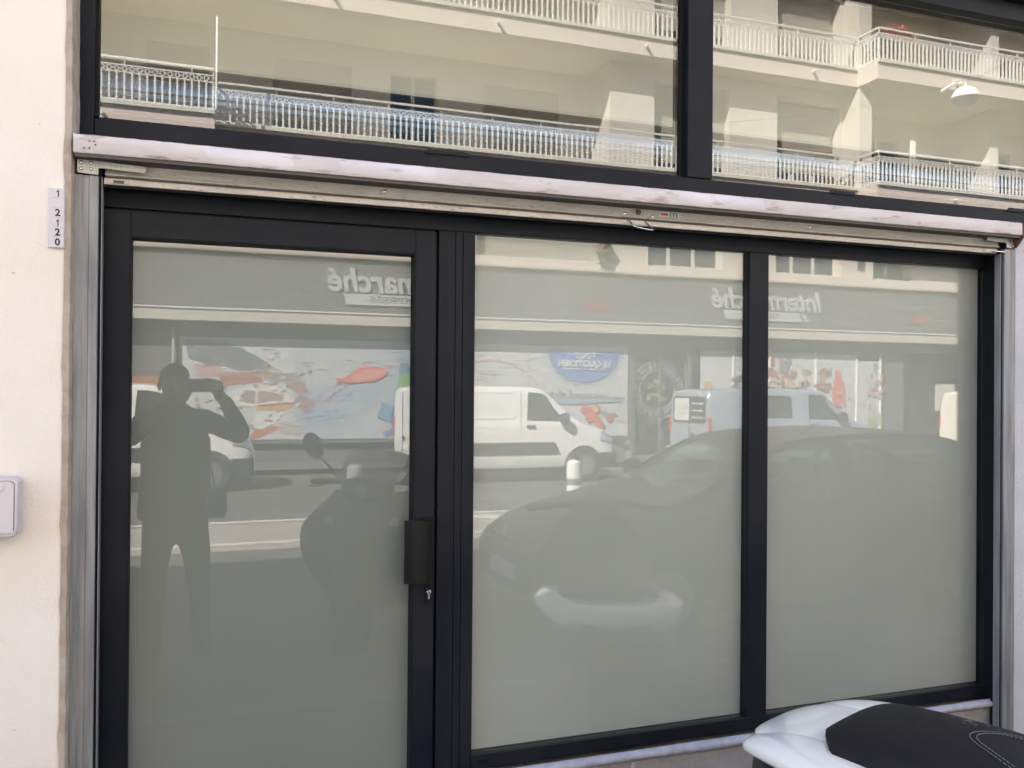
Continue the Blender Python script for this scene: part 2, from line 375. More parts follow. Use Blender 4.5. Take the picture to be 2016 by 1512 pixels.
hp = [(.549, -.046), (.570, -.047), (.578, -.054), (.590, -.064), (.604, -.070), (.618, -.068), (.627, -.060), (.631, -.046), (.631, -.031),
      (.628, -.031), (.628, -.045), (.624, -.057), (.616, -.0645), (.604, -.0665), (.592, -.061), (.580, -.051), (.572, -.044), (.549, -.043)]
hd = MB(); n_ = len(hp); hv = [(p[0], p[1], z) for z in (1.092, 1.273) for p in hp]
hf = [(i, (i+1) % n_, n_+(i+1) % n_, n_+i) for i in range(n_)]+[(i, i+1, n_-2-i, n_-1-i) for i in range(n_//2-1)]+[(n_+i, n_+i+1, 2*n_-2-i, 2*n_-1-i) for i in range(n_//2-1)]
hd.add(hv, hf)
M_hand = mat('black_handle', (.008, .0075, .007), .3, spec=.22, spots=((.35, .33, .30), 55, .77, .02))
hdl = part('handle', hd, M_hand, dw, smooth=True, angle=35)
part('fixing_plate', MB().box(.606, .638, -.046, -.0315, 1.262, 1.2785), M_black, hdl)
def oval(cx, cz, hx, hz, n=24):
    o = []
    for k in range(n):
        a = 2*PI*k/n; o.append((cx+hx*math.cos(a), cz+(hz-hx)*(1 if math.sin(a) > 0 else -1)+hx*math.sin(a)))
    return o
esc = part('lock_plate', MB().prism(oval(.6235, 1.057, .0105, .026), 'y', -.037, -.0305), M_black, dw, bevel=.002)
kc = MB().lathe([(.0062, 0), (.0062, -.004), (.005, -.005)], (.6235, -.037, 1.063), 'y', 20); kc.prism(oval(.6235, 1.052, .0031, .009), 'y', -.041, -.037)
part('key_cylinder', kc, M_steel, esc, smooth=True, angle=40)
part('keyhole', MB().box(.6228, .6242, -.0428, -.042, 1.059, 1.066), M_black, esc)

# fixed frame and shop window
FY = -.022
sw = thing('shop_window', 'fixed shop window of two frosted panes right of the door with dark frame', 'window', (1.7, 0, .53))
part('frame', MB().box(-.246, 2.80, FY, .05, 2.1125, 2.165), M_anth, sw, bevel=.0015, label='dark head frame under the roller shutter')
part('frame', MB().box(-.246, 2.80, FY+.02, .05, 2.1655, 2.21), M_black, sw)
part('frame', MB().box(.650, .700, FY, .05, .05, 2.112), M_anth, sw, bevel=.0012)
part('frame', MB().box(.7015, .7225, FY, .05, .05, 2.112), M_anth, sw, bevel=.0012)
part('frame', MB().box(.724, .758, FY, .05, .05, 2.112), M_anth, sw, bevel=.0012)
part('frame_bead', MB().box(.758, .7625, -.016, .01, .569, 2.111), M_anth, sw)
part('gap', MB().box(.6402, .6498, -.006, .04, .05, 2.106), M_black, sw)
part('door_gap', MB().box(-.243, .640, -.012, .04, 2.1062, 2.1122), M_black, sw)
part('mullion', MB().box(1.713, 1.788, FY-.003, .05, .569, 2.1115), M_anth, sw, bevel=.0015)
part('frame', MB().box(2.747, 2.782, FY, .05, .527, 2.1118), M_anth, sw, bevel=.0015)
part('frame', MB().box(2.783, 2.800, FY-.014, .05, .527, 2.1118), M_anth, sw, bevel=.0015)
bt = part('frame', MB().box(.759, 2.746, FY-.004, .05, .527, .5685), M_anth, sw, bevel=.002)
sl_ = MB()
for x in (.796, 1.235, 1.66, 1.856, 2.265, 2.70):
    z = .5475
    sl_.box(x-.014, x+.014, FY-.0075, FY-.0035, z-.0045, z+.0045)
part('drain_slot', sl_, M_black, bt)
part('bead_line', MB().box(.762, 2.744, FY-.0045, FY-.0035, .5605, .5625), M_black, bt)
part('pane', MB().box(.7628, 1.7128, -.006, -.001, .569, 2.112), M_glass, sw)
part('pane', MB().box(1.7882, 2.7468, -.006, -.001, .569, 2.112), M_glass, sw)
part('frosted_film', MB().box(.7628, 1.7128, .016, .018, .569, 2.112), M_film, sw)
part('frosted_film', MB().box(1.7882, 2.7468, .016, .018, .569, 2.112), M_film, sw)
mt = MB()      # mitre and joint lines where the profiles meet
for x, z in ((-.1755, 2.0375), (.5785, 2.0375)): mt.box(x-.0008, x+.0008, DY-.0004, DY+.001, z, 2.106)
part('joint_line', mt, M_black, dw)
part('cable', MB().tube([(2.768, -.030, 2.15), (2.768, -.030, .53)], .0018, 6), M_steel, sw, label='thin pale cord down the right window jamb')

# ------------------------------------------------------------------ roller shutter: rails, last slats, brackets
rsx = thing('roller_shutter', 'raised metal roller shutter with galvanised guide rails and a wire pull ring', 'roller shutter', (1.25, -.1, 2.15))
def rail(xa, xb, inner):
    m = MB()
    m.prism([(xa, -.062), (xa, -.104), (xa+.002, -.106), (xa+(xb-xa)*.34, -.106), (xa+(xb-xa)*.38, -.104), (xa+(xb-xa)*.60, -.104), (xa+(xb-xa)*.64, -.106), (xb-.002, -.106), (xb, -.104), (xb, -.062)], 'z', .035, 2.172)
    part('guide_rail', m, M_galv, rsx, smooth=True, angle=20)
rail(-.302, -.2455, 1); rail(2.742, 2.7965, -1)
part('rail_slot', MB().box(-.2453, -.240, -.094, -.023, .04, 2.208), M_black, rsx)
part('rail_lip', MB().box(-.2395, -.2375, -.098, -.06, .04, 2.172), M_galv, rsx)
part('rail_back', MB().box(-.3125, -.2465, -.0615, -.0355, .04, 2.2), M_rust, rsx)
part('rail_slot', MB().box(2.742, 2.7965, -.0615, -.0235, .04, 2.2), M_black, rsx)
part('rail_lip', MB().box(2.729, 2.7315, -.1, -.075, .04, 2.155), M_galv, rsx)
part('rail_slot', MB().box(2.732, 2.7417, -.096, -.0615, .04, 2.17), M_black, rsx)
# last slat (rounded profile) and bottom bar
sp = [(-.085, 2.212), (-.090, 2.212), (-.0905, 2.190), (-.093, 2.184), (-.0965, 2.1805), (-.0965, 2.1785), (-.092, 2.1768), (-.085, 2.1768)]
def strip(prof, x0, x1, n=90, jit=.0004):
    m = MB(); k = len(prof); v = []
    for i in range(n+1):
        x = x0+(x1-x0)*i/n; j = random.uniform(-jit, jit); j2 = .0006*math.sin(x*3.1)
        v += [(x, p[0]+j2, p[1]+j) for p in prof]
    m.add(v, [(k*i+a, k*i+(a+1) % k, k*(i+1)+(a+1) % k, k*(i+1)+a) for i in range(n) for a in range(k)])
    m.add(v[:k], [tuple(range(k))]); m.add(v[-k:], [tuple(range(k))[::-1]]); return m
part('slat', strip(sp, -.232, 2.728), M_shut, rsx, smooth=True, angle=60)
part('slat_gap', MB().box(-.232, 2.728, -.0885, -.080, 2.1700, 2.1770), M_groove, rsx)
bp_ = [(-.078, 2.1705), (-.094, 2.1712), (-.0955, 2.169), (-.0955, 2.1585), (-.0995, 2.1565), (-.0995, 2.1550), (-.078, 2.1550)]
bar_ = part('bottom_bar', strip(bp_, -.234, 2.712), M_shut, rsx, smooth=True, angle=60)
part('rubber_seal', MB().box(-.234, 2.712, -.092, -.080, 2.149, 2.1549), M_black, rsx)
def rivet(x, y, z, r=.0042): return MB().lathe([(r, 0), (r, -.0012), (r*.75, -.0026), (r*.3, -.0032)], (x, y, z), 'y', 14)
for x, z in ((.475, 2.196), (1.216, 2.190), (1.312, 2.187), (1.90, 2.196)):
    part('rivet', rivet(x, -.0904, z, .0052), M_steel, rsx, smooth=True)
lk = MB().lathe([(.0085, 0), (.0085, -.004), (.007, -.006), (.004, -.0065)], (1.263, -.0904, 2.197), 'y', 18); lk.box(1.2615, 1.2645, -.098, -.0965, 2.193, 2.201)
part('lock_barrel', lk, mat('brown_brass', (.12, .085, .05), .5, .6), rsx, smooth=True)
hp_ = part('handle_plate', MB().box(1.205, 1.295, -.0978, -.0958, 2.1580, 2.1705), M_shut, rsx, bevel=.0008)
part('rivet', rivet(1.214, -.0978, 2.1645, .0035), M_steel, hp_, smooth=True)
rg = [(1.226, -.097, 2.170), (1.226, -.105, 2.1655), (1.227, -.116, 2.1555), (1.232, -.124, 2.1470), (1.243, -.128, 2.1430), (1.262, -.129, 2.1405), (1.282, -.129, 2.1385), (1.293, -.128, 2.1385), (1.2965, -.124, 2.1415), (1.292, -.112, 2.1530), (1.286, -.103, 2.1625), (1.283, -.097, 2.1690)]
part('pull_ring', MB().tube(rg, .0024, 10), M_steel, hp_, smooth=True)
ph = part('keeper_plate', MB().box(-.226, -.178, -.0975, -.0958, 2.1585, 2.1700), M_shut, rsx, bevel=.0006)
part('keeper_hole', MB().box(-.213, -.188, -.0984, -.0976, 2.1595, 2.1665), M_groove, ph)
pr = part('bar_end_plate', MB().box(2.652, 2.712, -.0975, -.0958, 2.1580, 2.1700), M_shut, rsx, bevel=.0006)
part('rivet', rivet(2.662, -.0975, 2.1640, .0042), M_steel, pr, smooth=True)
part('bolt_tongue', MB().box(2.690, 2.738, -.112, -.100, 2.159, 2.162), M_steel, pr)
# brackets with rivets
M_brk = mat('bracket_zinc', (.34, .34, .31), .4, .6, col2=(.42, .42, .39), scale=20, stretch=(6, 1, 1))
bA = part('bracket', MB().prism([(-.2935, 2.2105), (-.139, 2.2035), (-.136, 2.2005), (-.1375, 2.189), (-.141, 2.1865), (-.243, 2.1905), (-.2455, 2.188), (-.2455, 2.1745), (-.248, 2.173), (-.2905, 2.1755), (-.2935, 2.178)], 'y', -.1125, -.1095), M_brk, rsx, bevel=.0006)
for x in (-.284, -.262):
    for z in (2.2015, 2.186): part('rivet', rivet(x, -.1125, z, .0042), M_steel, bA, smooth=True)
bB = part('bracket', MB().prism([(2.650, 2.2105), (2.785, 2.211), (2.785, 2.175), (2.7445, 2.176), (2.7445, 2.1935), (2.652, 2.196)], 'y', -.1125, -.1095), M_brk, rsx, bevel=.0006)
for x in (2.761, 2.776): part('rivet', rivet(x, -.1125, 2.183, .0038), M_steel, bB, smooth=True)
part('bracket_hole', MB().lathe([(.0036, 0), (.003, -.0006)], (2.761, -.1126, 2.201), 'y', 12).lathe([(.0036, 0), (.003, -.0006)], (2.776, -.1126, 2.201), 'y', 12), M_black, bB)
# maker's sticker
stk = part('sticker', MB().box(1.333, 1.412, -.0912, -.0906, 2.183, 2.204), mat('sticker_white', (.62, .60, .55), .6), rsx)
part('printed_mark', MB().box(1.342, 1.367, -.0916, -.0912, 2.1945, 2.2005), M_red, stk)
ms = MB()
for x in (1.373, 1.384, 1.395): ms.box(x, x+.004, -.0916, -.0912, 2.190, 2.2005)
ms.box(1.373, 1.399, -.0916, -.0912, 2.2006, 2.203); part('printed_mark', ms, M_teal, stk)

# ------------------------------------------------------------------ number plate and mailbox on the wall
npz = thing('number_plate', 'narrow vertical strip of number tiles on the pink wall left of the guide rail', 'number plate', (-.34, -.13, 2.05))
part('backing', MB().box(-.3515, -.3165, -.1385, -.1305, 1.983, 2.128), M_plastic, npz, bevel=.0012)
tz = 2.1265; th = .0237
for i, ch in enumerate(('1', '', '2', '1', '2', '0')):
    z1 = tz-i*th; t = part('tile', MB().box(-.3440, -.3185, -.1402, -.1383, z1-th+.0009, z1), M_plastic, npz, bevel=.0004)
    if ch == '1': part('digit', MB().box(-.3313, -.3289, -.1406, -.1402, z1-.0205, z1-.0040).prism([(-.3345, z1-.0085), (-.3313, z1-.0040), (-.3300, z1-.0055), (-.3335, z1-.0100)], 'y', -.1406, -.1402), M_ink, t)
    elif ch: text('digit', ch, .0235, (-.3310, -.1404, z1-th/2), 'out', M_ink, t, .0003, weight=.0007)
mb_ = thing('wall_box', 'rounded silvery metal box fixed to the pink wall at the left edge', 'box', (-.47, -.15, 1.36))
def rr(x0, x1, z0, z1, r, n=6):
    o = []
    for cx, cz, a0 in ((x1-r, z1-r, 0), (x0+r, z1-r, 90), (x0+r, z0+r, 180), (x1-r, z0+r, 270)):
        for k in range(n+1):
            a = math.radians(a0+90*k/n); o.append((cx+r*math.cos(a), cz+r*math.sin(a)))
    return o
M_sil = mat('silver_paint', (.62, .58, .60), .35, .25)
part('body', MB().prism(rr(-.56, -.4005, 1.296, 1.434, .014), 'y', -.192, -.131), M_sil, mb_, bevel=.003)
part('cover_seam', MB().prism(rr(-.552, -.4075, 1.306, 1.428, .012), 'y', -.1930, -.1921), M_ink, mb_)
part('cover', MB().prism(rr(-.551, -.4085, 1.307, 1.427, .0115), 'y', -.1955, -.1931), M_sil, mb_, bevel=.001)
part('button', MB().lathe([(.009, 0), (.009, -.002), (.0075, -.0025)], (-.436, -.1955, 1.411), 'y', 20), M_sil, mb_, smooth=True)
part('hinge_bar', MB().box(-.552, -.4075, -.200, -.1957, 1.306, 1.3125), M_sil, mb_, bevel=.0015)
# ------------------------------------------------------------------ building across the street (distances along -y)
ob = thing('apartment_building', 'cream apartment building with long railed balconies above a grey supermarket front', 'building', (8, -17.6, 0))
def OB(x0, x1, a, b, z0, z1, m=None):
    return (m or MB()).box(x0, x1, -b, -a, z0, z1)
HX0, HX1, FH, Z2 = -16, 34, 3.2, 6.58
def wall_with_openings(x0, x1, z0, z1, y, th, holes, m=None):
    m = m or MB(); xs = sorted(set([x0, x1]+[h[0] for h in holes]+[h[1] for h in holes]))
    for a, b in zip(xs, xs[1:]):
        hs = sorted([h for h in holes if h[0] <= a and h[1] >= b], key=lambda h: h[2]); z = z0
        for h in hs:
            if h[2] > z: m.box(a, b, -y-th, -y, z, h[2])
            z = h[3]
        if z < z1: m.box(a, b, -y-th, -y, z, z1)
    return m
def opening(x0, x1, z0, z1, y, blind=0.0, leaves=2, depth=.26):
    """a window frame with panes and, where it has one, a slatted roller blind let down by the given share"""
    w_ = MB(); d = y+depth
    w_.box(x0, x1, -d-.05, -d, z0, z0+.06).box(x0, x1, -d-.05, -d, z1-.06, z1)
    for k in range(leaves+1):
        x = x0+(x1-x0)*k/leaves; w_.box(max(x0, x-.05), min(x1, x+.05), -d-.05, -d-.001, z0+.06, z1-.06)
    wo = part('window', w_, M_winfr, ob)
    for k in range(leaves):
        a = x0+(x1-x0)*k/leaves+.05; b = x0+(x1-x0)*(k+1)/leaves-.05
        part('pane', MB().box(a, b, -d-.035, -d-.02, z0+.06, z1-.06), M_pane, wo)
    if blind:
        zb = z1-(z1-z0)*blind; s = MB(); n = int((z1-zb)/.055)
        for i in range(n):
            z = z1-.055*(i+1); s.prism([(-d+.012, z), (-d+.030, z+.012), (-d+.030, z+.043), (-d+.012, z+.053)], 'x', x0+.01, x1-.01)
        part('roller_blind', s, M_blindx, wo)
    return wo
# upper structure
holes1 = [(-1.5, .3, 4.78, 6.2), (2.2, 4.1, 4.78, 6.2), (6.0, 9.15, 4.78, 6.2), (10.5, 12.66, 4.78, 6.2), (14.3, 16.4, 4.78, 6.2), (17.5, 18.85, 4.78, 6.2), (21, 22.8, 4.78, 6.2), (-6, -4, 4.78, 6.2)]
part('wall', wall_with_openings(HX0, HX1, 4.62, Z2, 17, .6, holes1), M_wall, ob)
opening(6.0, 9.15, 4.78, 6.2, 17, 1.0, 3)
for a, b, n in ((10.5, 12.66, 3), (14.3, 16.4, 3), (17.5, 18.85, 2), (-1.5, .3, 2), (2.2, 4.1, 2), (21, 22.8, 2), (-6, -4, 2)): opening(a, b, 4.78, 6.2, 17, .25, n)
part('string_course', OB(HX0, HX1, 16.86, 17.0, 4.55, 4.74), M_slab, ob)
part('vent', OB(16.95, 17.2, 16.985, 16.999, 4.98, 5.28), M_greyw, ob)
for lev in range(4):
    s = Z2+lev*FH; fl = s+.5                        # slab underside and floor
    last = lev == 3
    # walls of this storey
    if not last:
        hl = [(10.65, 12.86, fl, s+2.86), (14.32, 16.34, fl, s+2.86)]
        part('wall', wall_with_openings(9.72, 16.46, fl, s+FH, 17, .6, hl), M_wall, ob)
        opening(10.65, 12.86, fl, s+2.86, 17, .75 if lev else .86, 2, .3); opening(14.32, 16.34, fl, s+2.86, 17, .8, 3, .3)
        part('pier', OB(16.46, 16.86, 16.38, 18.9, fl, s+FH), M_wall, ob)
        hL = [(-4.5, -3.1, fl, s+2.7), (-1.2, .1, fl, s+2.7), (1.5, 3.3, fl, s+2.7), (4.2, 5.4, fl, s+2.7), (6.6, 8.6, fl, s+2.7)]
        part('wall', wall_with_openings(HX0, 9.72, fl, s+FH, 18.3, .6, hL), M_wall, ob)
        for h in hL: opening(*h, 18.3, .0 if h[0] == 4.2 else 1.0 if h[0] > 0 else .85, 2, .12)
        part('wall', OB(9.42, 9.72, 17.0, 18.3, fl, s+FH), M_wall, ob)
        hR = [(18.1, 19.6, fl, s+2.6), (22.0, 24, fl, s+2.6), (27, 29, fl, s+2.6)]
        part('wall', wall_with_openings(16.86, HX1, fl, s+FH, 18.3, .6, hR), M_wall, ob)
        for h in hR: opening(*h, 18.3, .0, 2, .12)
        part('pier', OB(21.2, 21.5, 16.5, 18.3, fl, s+FH), M_wall, ob)
    # slabs
    part('balcony', OB(.2, 16.42, 16.42, 18.9, s, s+.42), M_slab, ob)
    nb = MB(); OB(.2, 16.42, 16.36, 18.9, s+.4202, s+.5, nb); nose = part('balcony_nose', nb, M_nose, ob)
    for (a, b) in ((HX0, .198), (16.42, HX1)):
        part('balcony', OB(a, b, 15.67, 18.9, s, s+.42), M_slab, ob)
        part('balcony_nose', OB(a-.0, b, 15.61, 18.9, s+.4202, s+.5), M_nose, ob)
    # drain spouts with their long shadows
    for x, y in ((6.3, 16.42), (10.1, 16.42), (15.0, 16.42), (19.0, 15.67), (-1.8, 15.67), (2.6, 16.42), (23.3, 15.67)):
        part('drain_spout', MB().tube([(x, -y, s+.22), (x-.02, -y+.20, s+.20)], [.035, .04], 8), M_white, ob)
    # railings: bars, lozenges and rails
    if last: continue
    rl = lambda: None
    def railing(p, q):
        m = MB(); z0 = s+.5; p = Vector(p); q = Vector(q); L = (q-p).length; d = (q-p)/L
        n_ = round(L/.133); nrm = Vector((-d.y, d.x, 0))
        def bar(a, b, r): 
            a = Vector(a); b = Vector(b); ax = (b-a).normalized(); sd = ax.cross(nrm).normalized()
            vv = []
            for e in (a, b):
                for c1, c2 in ((-1, -1), (1, -1), (1, 1), (-1, 1)): vv.append(e+sd*r*c1+nrm*r*c2)
            m.add(vv, [(0, 1, 2, 3), (7, 6, 5, 4), (0, 4, 5, 1), (1, 5, 6, 2), (2, 6, 7, 3), (3, 7, 4, 0)])
        for z, r in ((.03, .012), (.555, .011), (.685, .012), (.82, .020)): bar((p.x, p.y, z0+z), (q.x, q.y, z0+z), r)
        for i in range(n_+1):
            c = p+d*(L*i/n_); bar((c.x, c.y, z0-.0), (c.x, c.y, z0+.565), .017)
            if i % 9 == 0: bar((c.x, c.y, z0+.68), (c.x, c.y, z0+.82), .011)
            if i < n_:
                zc = z0+.62; h = .055; a = c-d*.05; b = c+d*.05
                for e1, e2 in (((a.x, a.y, zc), (c.x, c.y, zc+h)), ((c.x, c.y, zc+h), (b.x, b.y, zc)), ((b.x, b.y, zc), (c.x, c.y, zc-h)), ((c.x, c.y, zc-h), (a.x, a.y, zc))): bar(e1, e2, .010)
                for e1, e2 in (((b.x, b.y, zc), (c.x+d.x*.0665, c.y+d.y*.0665, zc+.02)), ((b.x, b.y, zc), (c.x+d.x*.0665, c.y+d.y*.0665, zc-.02))): bar(e1, e2, .006)
        part('railing', m, M_white, ob, kind='stuff')
    railing((.24, -16.46, 0), (16.40, -16.46, 0))
    railing((16.46, -16.44, 0), (16.46, -15.70, 0)); railing((16.47, -15.68, 0), (27.6, -15.68, 0))
    railing((-7.4, -15.68, 0), (.16, -15.68, 0)); railing((.16, -15.70, 0), (.16, -16.40, 0))
part('roof', OB(HX0-.3, HX1+.3, 15.2, 27, Z2+3*FH+.52, Z2+3*FH+.8), M_slab, ob)
part('wall', OB(HX0, HX1, 18.9, 27, 0, Z2+3*FH), M_wall, ob)
part('pole', MB().tube([(.22, -15.62, Z2+.5), (.22, -15.62, Z2+2.35)], .025, 8), M_white, ob)
part('downpipe', MB().tube([(-.55, -16.9, 0), (-.55, -16.9, 2.9)], .04, 8), mat('downpipe_grey', (.32, .31, .29), .5), ob)
# recessed screen on the right-hand lower balcony
part('balcony_divider', OB(17.62, 17.76, 15.74, 15.80, Z2+.5, Z2+1.72), M_white, ob)

# ground floor shop
part('fascia', OB(HX0, HX1, 16.9, 17.6, 3.26, 4.50), M_fascia, ob)
part('fascia_cap', OB(HX0, HX1, 16.82, 17.0, 4.5003, 4.548), M_soffit, ob)
part('canopy', OB(HX0, HX1, 16.6, 17.6, 3.02, 3.2597), mat('canopy_white', (.50, .465, .40), .7), ob)
part('canopy_rail', OB(HX0, HX1, 16.57, 16.63, 3.2602, 3.285), M_white, ob)
hG = [(-.5, 9.98, .5, 2.72), (10.15, 11.68, .04, 2.70), (11.78, 17.95, .5, 2.78), (18.6, 21.5, .04, 2.78)]
part('wall', wall_with_openings(HX0, HX1, 0, 3.02, 17, .7, hG), M_greyw, ob)
part('wall', OB(18.6, 21.5, 17.5, 17.6, .04, 2.78), M_awn, ob)
pd = part('shop_door', OB(10.15, 11.68, 17.12, 17.17, .04, 2.70), M_awn, ob)
part('door_frame', OB(10.15, 10.21, 17.05, 17.118, .04, 2.70).box(11.62, 11.68, -17.118, -17.05, .04, 2.7).box(10.88, 10.94, -17.118, -17.06, .04, 2.7), M_fascia, pd)
part('window_sill', OB(-.5, 9.98, 16.88, 17.0, .44, .499).box(11.78, 17.95, -17, -16.88, .44, .499), M_fascia, ob)
part('wall', OB(-.52, 18, 17.25, 17.6, .4, 2.9), M_awn, ob)
M_post = mat('poster_white', (.47, .48, .49), .6, col2=(.54, .54, .54), scale=.8)
M_mar = mat('poster_sea', (.34, .40, .46), .6, col2=(.47, .48, .49), scale=.9, lo=.35, hi=.6, stretch=(.6, 1, 2.2))
for x0, x1, m_ in ((-.45, 1.9, M_post), (1.904, 4.9, M_mar), (4.904, 7.3, M_post), (7.304, 9.95, M_post)):
    part('window_poster', OB(x0, x1, 16.98, 17.0, .52, 2.70), m_, ob)
for x0, x1 in ((12.02, 12.96), (13.04, 14.08), (14.16, 15.55), (15.63, 16.9), (16.98, 17.72)):
    part('window_poster', OB(x0, x1, 16.98, 17.0, .55, 2.66 if x1 < 17 else 2.5), M_post, ob)
    part('window_bar', OB(x1, x1+.05, 16.95, 17.0, .55, 2.74), M_white, ob)
part('window_poster', OB(-3.6, -.75, 16.985, 17.0, .5, 1.9), mat('poster_orange', (.30, .14, .085), .6, col2=(.17, .11, .09), scale=1.2, lo=.3, hi=.6), ob)
# printed pictures: flat coloured shapes on the poster sheets, in photo pixels projected on to the sheet
LAY = [0]; CUR = [MB(), []]
def prt(pts, col, y0=16.975):
    LAY[0] += 1; y = y0-.0001*LAY[0]; m_ = flat(col)
    if m_ not in CUR[1]: CUR[1].append(m_)
    CUR[0].prism([S(u, v, y) for u, v in pts], 'y', -y, -y+.001, CUR[1].index(m_))
def flush(name='print'):
    o = part(name, CUR[0], CUR[1], ob); CUR[0] = MB(); CUR[1] = []; return o
def blob(u, v, a, b, n=14, rough=.2, rot=0):
    o = []
    for k in range(n):
        t = 2*PI*k/n; r = 1+random.uniform(-rough, rough); x = a*r*math.cos(t); y = b*r*math.sin(t)
        o.append((u+x*math.cos(rot)-y*math.sin(rot), v+x*math.sin(rot)+y*math.cos(rot)))
    return o
# harbour with boats
prt([(363, 668), (385, 667), (420, 672), (452, 690), (440, 705), (430, 722), (400, 715), (372, 705)], (.17, .17, .18))
prt([(430, 672), (455, 676), (505, 700), (538, 722), (520, 727), (470, 730), (440, 720), (425, 695)], (.15, .16, .17))
prt([(378, 715), (430, 720), (438, 735), (410, 745), (390, 742)], (.46, .30, .28))
prt([(428, 733), (522, 731), (522, 737), (430, 742)], (.40, .22, .15))
prt([(430, 742), (515, 740), (515, 752), (440, 760)], (.36, .16, .10))
prt([(522, 712), (527, 712), (524, 790), (515, 790)], (.38, .19, .12))
prt([(525, 730), (590, 738), (590, 752), (530, 750)], (.28, .24, .22))
prt([(440, 800), (460, 768), (500, 757), (545, 760), (572, 782), (585, 795), (530, 800)], (.62, .60, .56))
prt([(470, 790), (480, 768), (520, 770), (560, 778), (560, 786), (500, 796)], (.33, .25, .22))
prt([(505, 800), (580, 792), (575, 803), (555, 810), (505, 808)], (.52, .30, .13))
prt([(503, 798), (582, 791), (581, 795), (503, 802)], (.22, .10, .08))
prt([(500, 808), (555, 811), (560, 812), (540, 835), (500, 852)], (.60, .60, .57))
prt([(503, 770), (508, 770), (502, 852), (498, 852)], (.55, .52, .45))
prt([(488, 862), (500, 848), (545, 838), (552, 843), (520, 858), (495, 866)], (.45, .16, .11))
prt([(545, 845), (560, 830), (590, 838), (585, 846), (600, 852), (560, 856)], (.44, .38, .34))
prt(blob(598, 785, 14, 28, 16, .25), (.28, .20, .20)); prt(blob(610, 800, 8, 30, 14, .2), (.28, .21, .27)); prt(blob(583, 760, 18, 10, 14, .25), (.32, .20, .17))
prt(blob(590, 770, 6, 6, 10, .2), (.45, .20, .14))
flush()
# blue wash under the fish
for k in range(7): prt(blob(650+random.uniform(-30, 50), 800+random.uniform(-25, 28), random.uniform(18, 42), random.uniform(3, 8), 12, .3, random.uniform(-.2, .2)), (.27+random.random()*.06, .36, .46))
flush()
for k in range(70):
    u, v = random.uniform(380, 620), random.uniform(700, 850)
    prt(blob(u, v, random.uniform(2, 9), random.uniform(1, 3.5), 9, .35, random.uniform(-.6, .3)), random.choice([(.20, .15, .15), (.42, .25, .18), (.30, .24, .24), (.60, .58, .55), (.36, .33, .31), (.52, .50, .48), (.24, .22, .26), (.46, .20, .13)]))
for k in range(60):
    u, v = random.uniform(440, 1060), random.uniform(672, 745); prt(blob(u, v, random.uniform(4, 16), random.uniform(.4, 1.2), 8, .3), random.choice([(.43, .44, .46), (.40, .42, .46), (.56, .56, .57)]))
# red fish
prt([(658, 742), (669, 745), (680, 742), (700, 728), (716, 720), (714, 714), (727, 721), (745, 722), (758, 726), (764, 732), (757, 741), (737, 751), (715, 752), (690, 755), (674, 751), (660, 759), (665, 750)], (.58, .16, .13))
prt([(690, 744), (720, 728), (750, 727), (760, 732), (735, 744), (705, 750)], (.66, .27, .21))
flush()
# woman in green and blue with a bag
prt([(790, 712), (798, 713), (806, 720), (806, 735), (800, 742), (786, 738), (786, 722)], (.13, .24, .33))
prt([(786, 738), (806, 735), (812, 770), (790, 790), (778, 800), (780, 765)], (.20, .36, .15))
prt([(778, 790), (792, 785), (786, 850), (776, 856), (770, 845)], (.12, .20, .38))
prt([(752, 792), (775, 800), (770, 832), (743, 822)], (.13, .28, .42)); prt([(752, 852), (772, 846), (776, 856), (757, 858)], (.12, .17, .35))
flush()
# dashed red path
def dash(pts):
    for i in range(len(pts)-1):
        (a, b), (c, d) = pts[i], pts[i+1]; L = math.hypot(c-a, d-b); nx, ny = -(d-b)/L*.9, (c-a)/L*.9
        e = .62; c2 = a+(c-a)*e; d2 = b+(d-b)*e
        prt([(a+nx, b+ny), (c2+nx, d2+ny), (c2-nx, d2-ny), (a-nx, b-ny)], (.50, .16, .12))
def curve(P0, P1, P2, P3, n): return [tuple((1-t)**3*a+3*(1-t)**2*t*b+3*(1-t)*t*t*c+t**3*d for a, b, c, d in zip(P0, P1, P2, P3)) for t in [i/n for i in range(n+1)]]
dash(curve((633, 797), (655, 775), (700, 725), (812, 715), 12)); dash(curve((930, 712), (975, 700), (1030, 715), (1062, 762), 9)); dash(curve((930, 722), (945, 730), (955, 740), (962, 757), 4))
flush()
# blue quotidien medallion with halftone rim
cu_, cv_ = 1150, 686
prt([(cu_-68, 683), (cu_+68, 691)]+[(cu_+68*math.cos(t), 690+62*math.sin(t)) for t in [PI*k/22 for k in range(1, 22)]], (.10, .19, .44))
dots = MB(); yd = 16.935
for i in range(-18, 19):
    for j in range(0, 18):
        du, dv = i*4.4, j*4.4; R_ = math.hypot(du, dv*68/62)
        if 66 < R_ < 82:
            r = 1.7*(1-(R_-66)/18); x, z = S(cu_+du, 690+dv, yd)
            k = .0104*r; dots.box(x-k, x+k, -yd, -yd+.001, z-k, z+k)
part('print', dots, flat((.10, .19, .44)), ob, kind='stuff')
def stext(s, size, u, v, col=M_letter, y=16.925, **k):
    x, z = S(u, v, y); return text('lettering', s, size, (x, -y, z), 'opp', col, ob, .002, **k)
M_w = flat((.62, .62, .60))
stext('TOUT', .21, 1153, 701, M_w, weight=.004); stext('LE QUOTIDIEN', .215, 1151, 716.5, M_w, weight=.008, sx=.95)
prt([(1108, 689), (1192, 691), (1192, 692.5), (1108, 690.5)], (.62, .62, .60), y0=16.93+.0001*LAY[0]); prt([(1108, 724), (1192, 727), (1192, 728.5), (1108, 725.5)], (.62, .62, .60), y0=16.93+.0001*LAY[0])
flush()
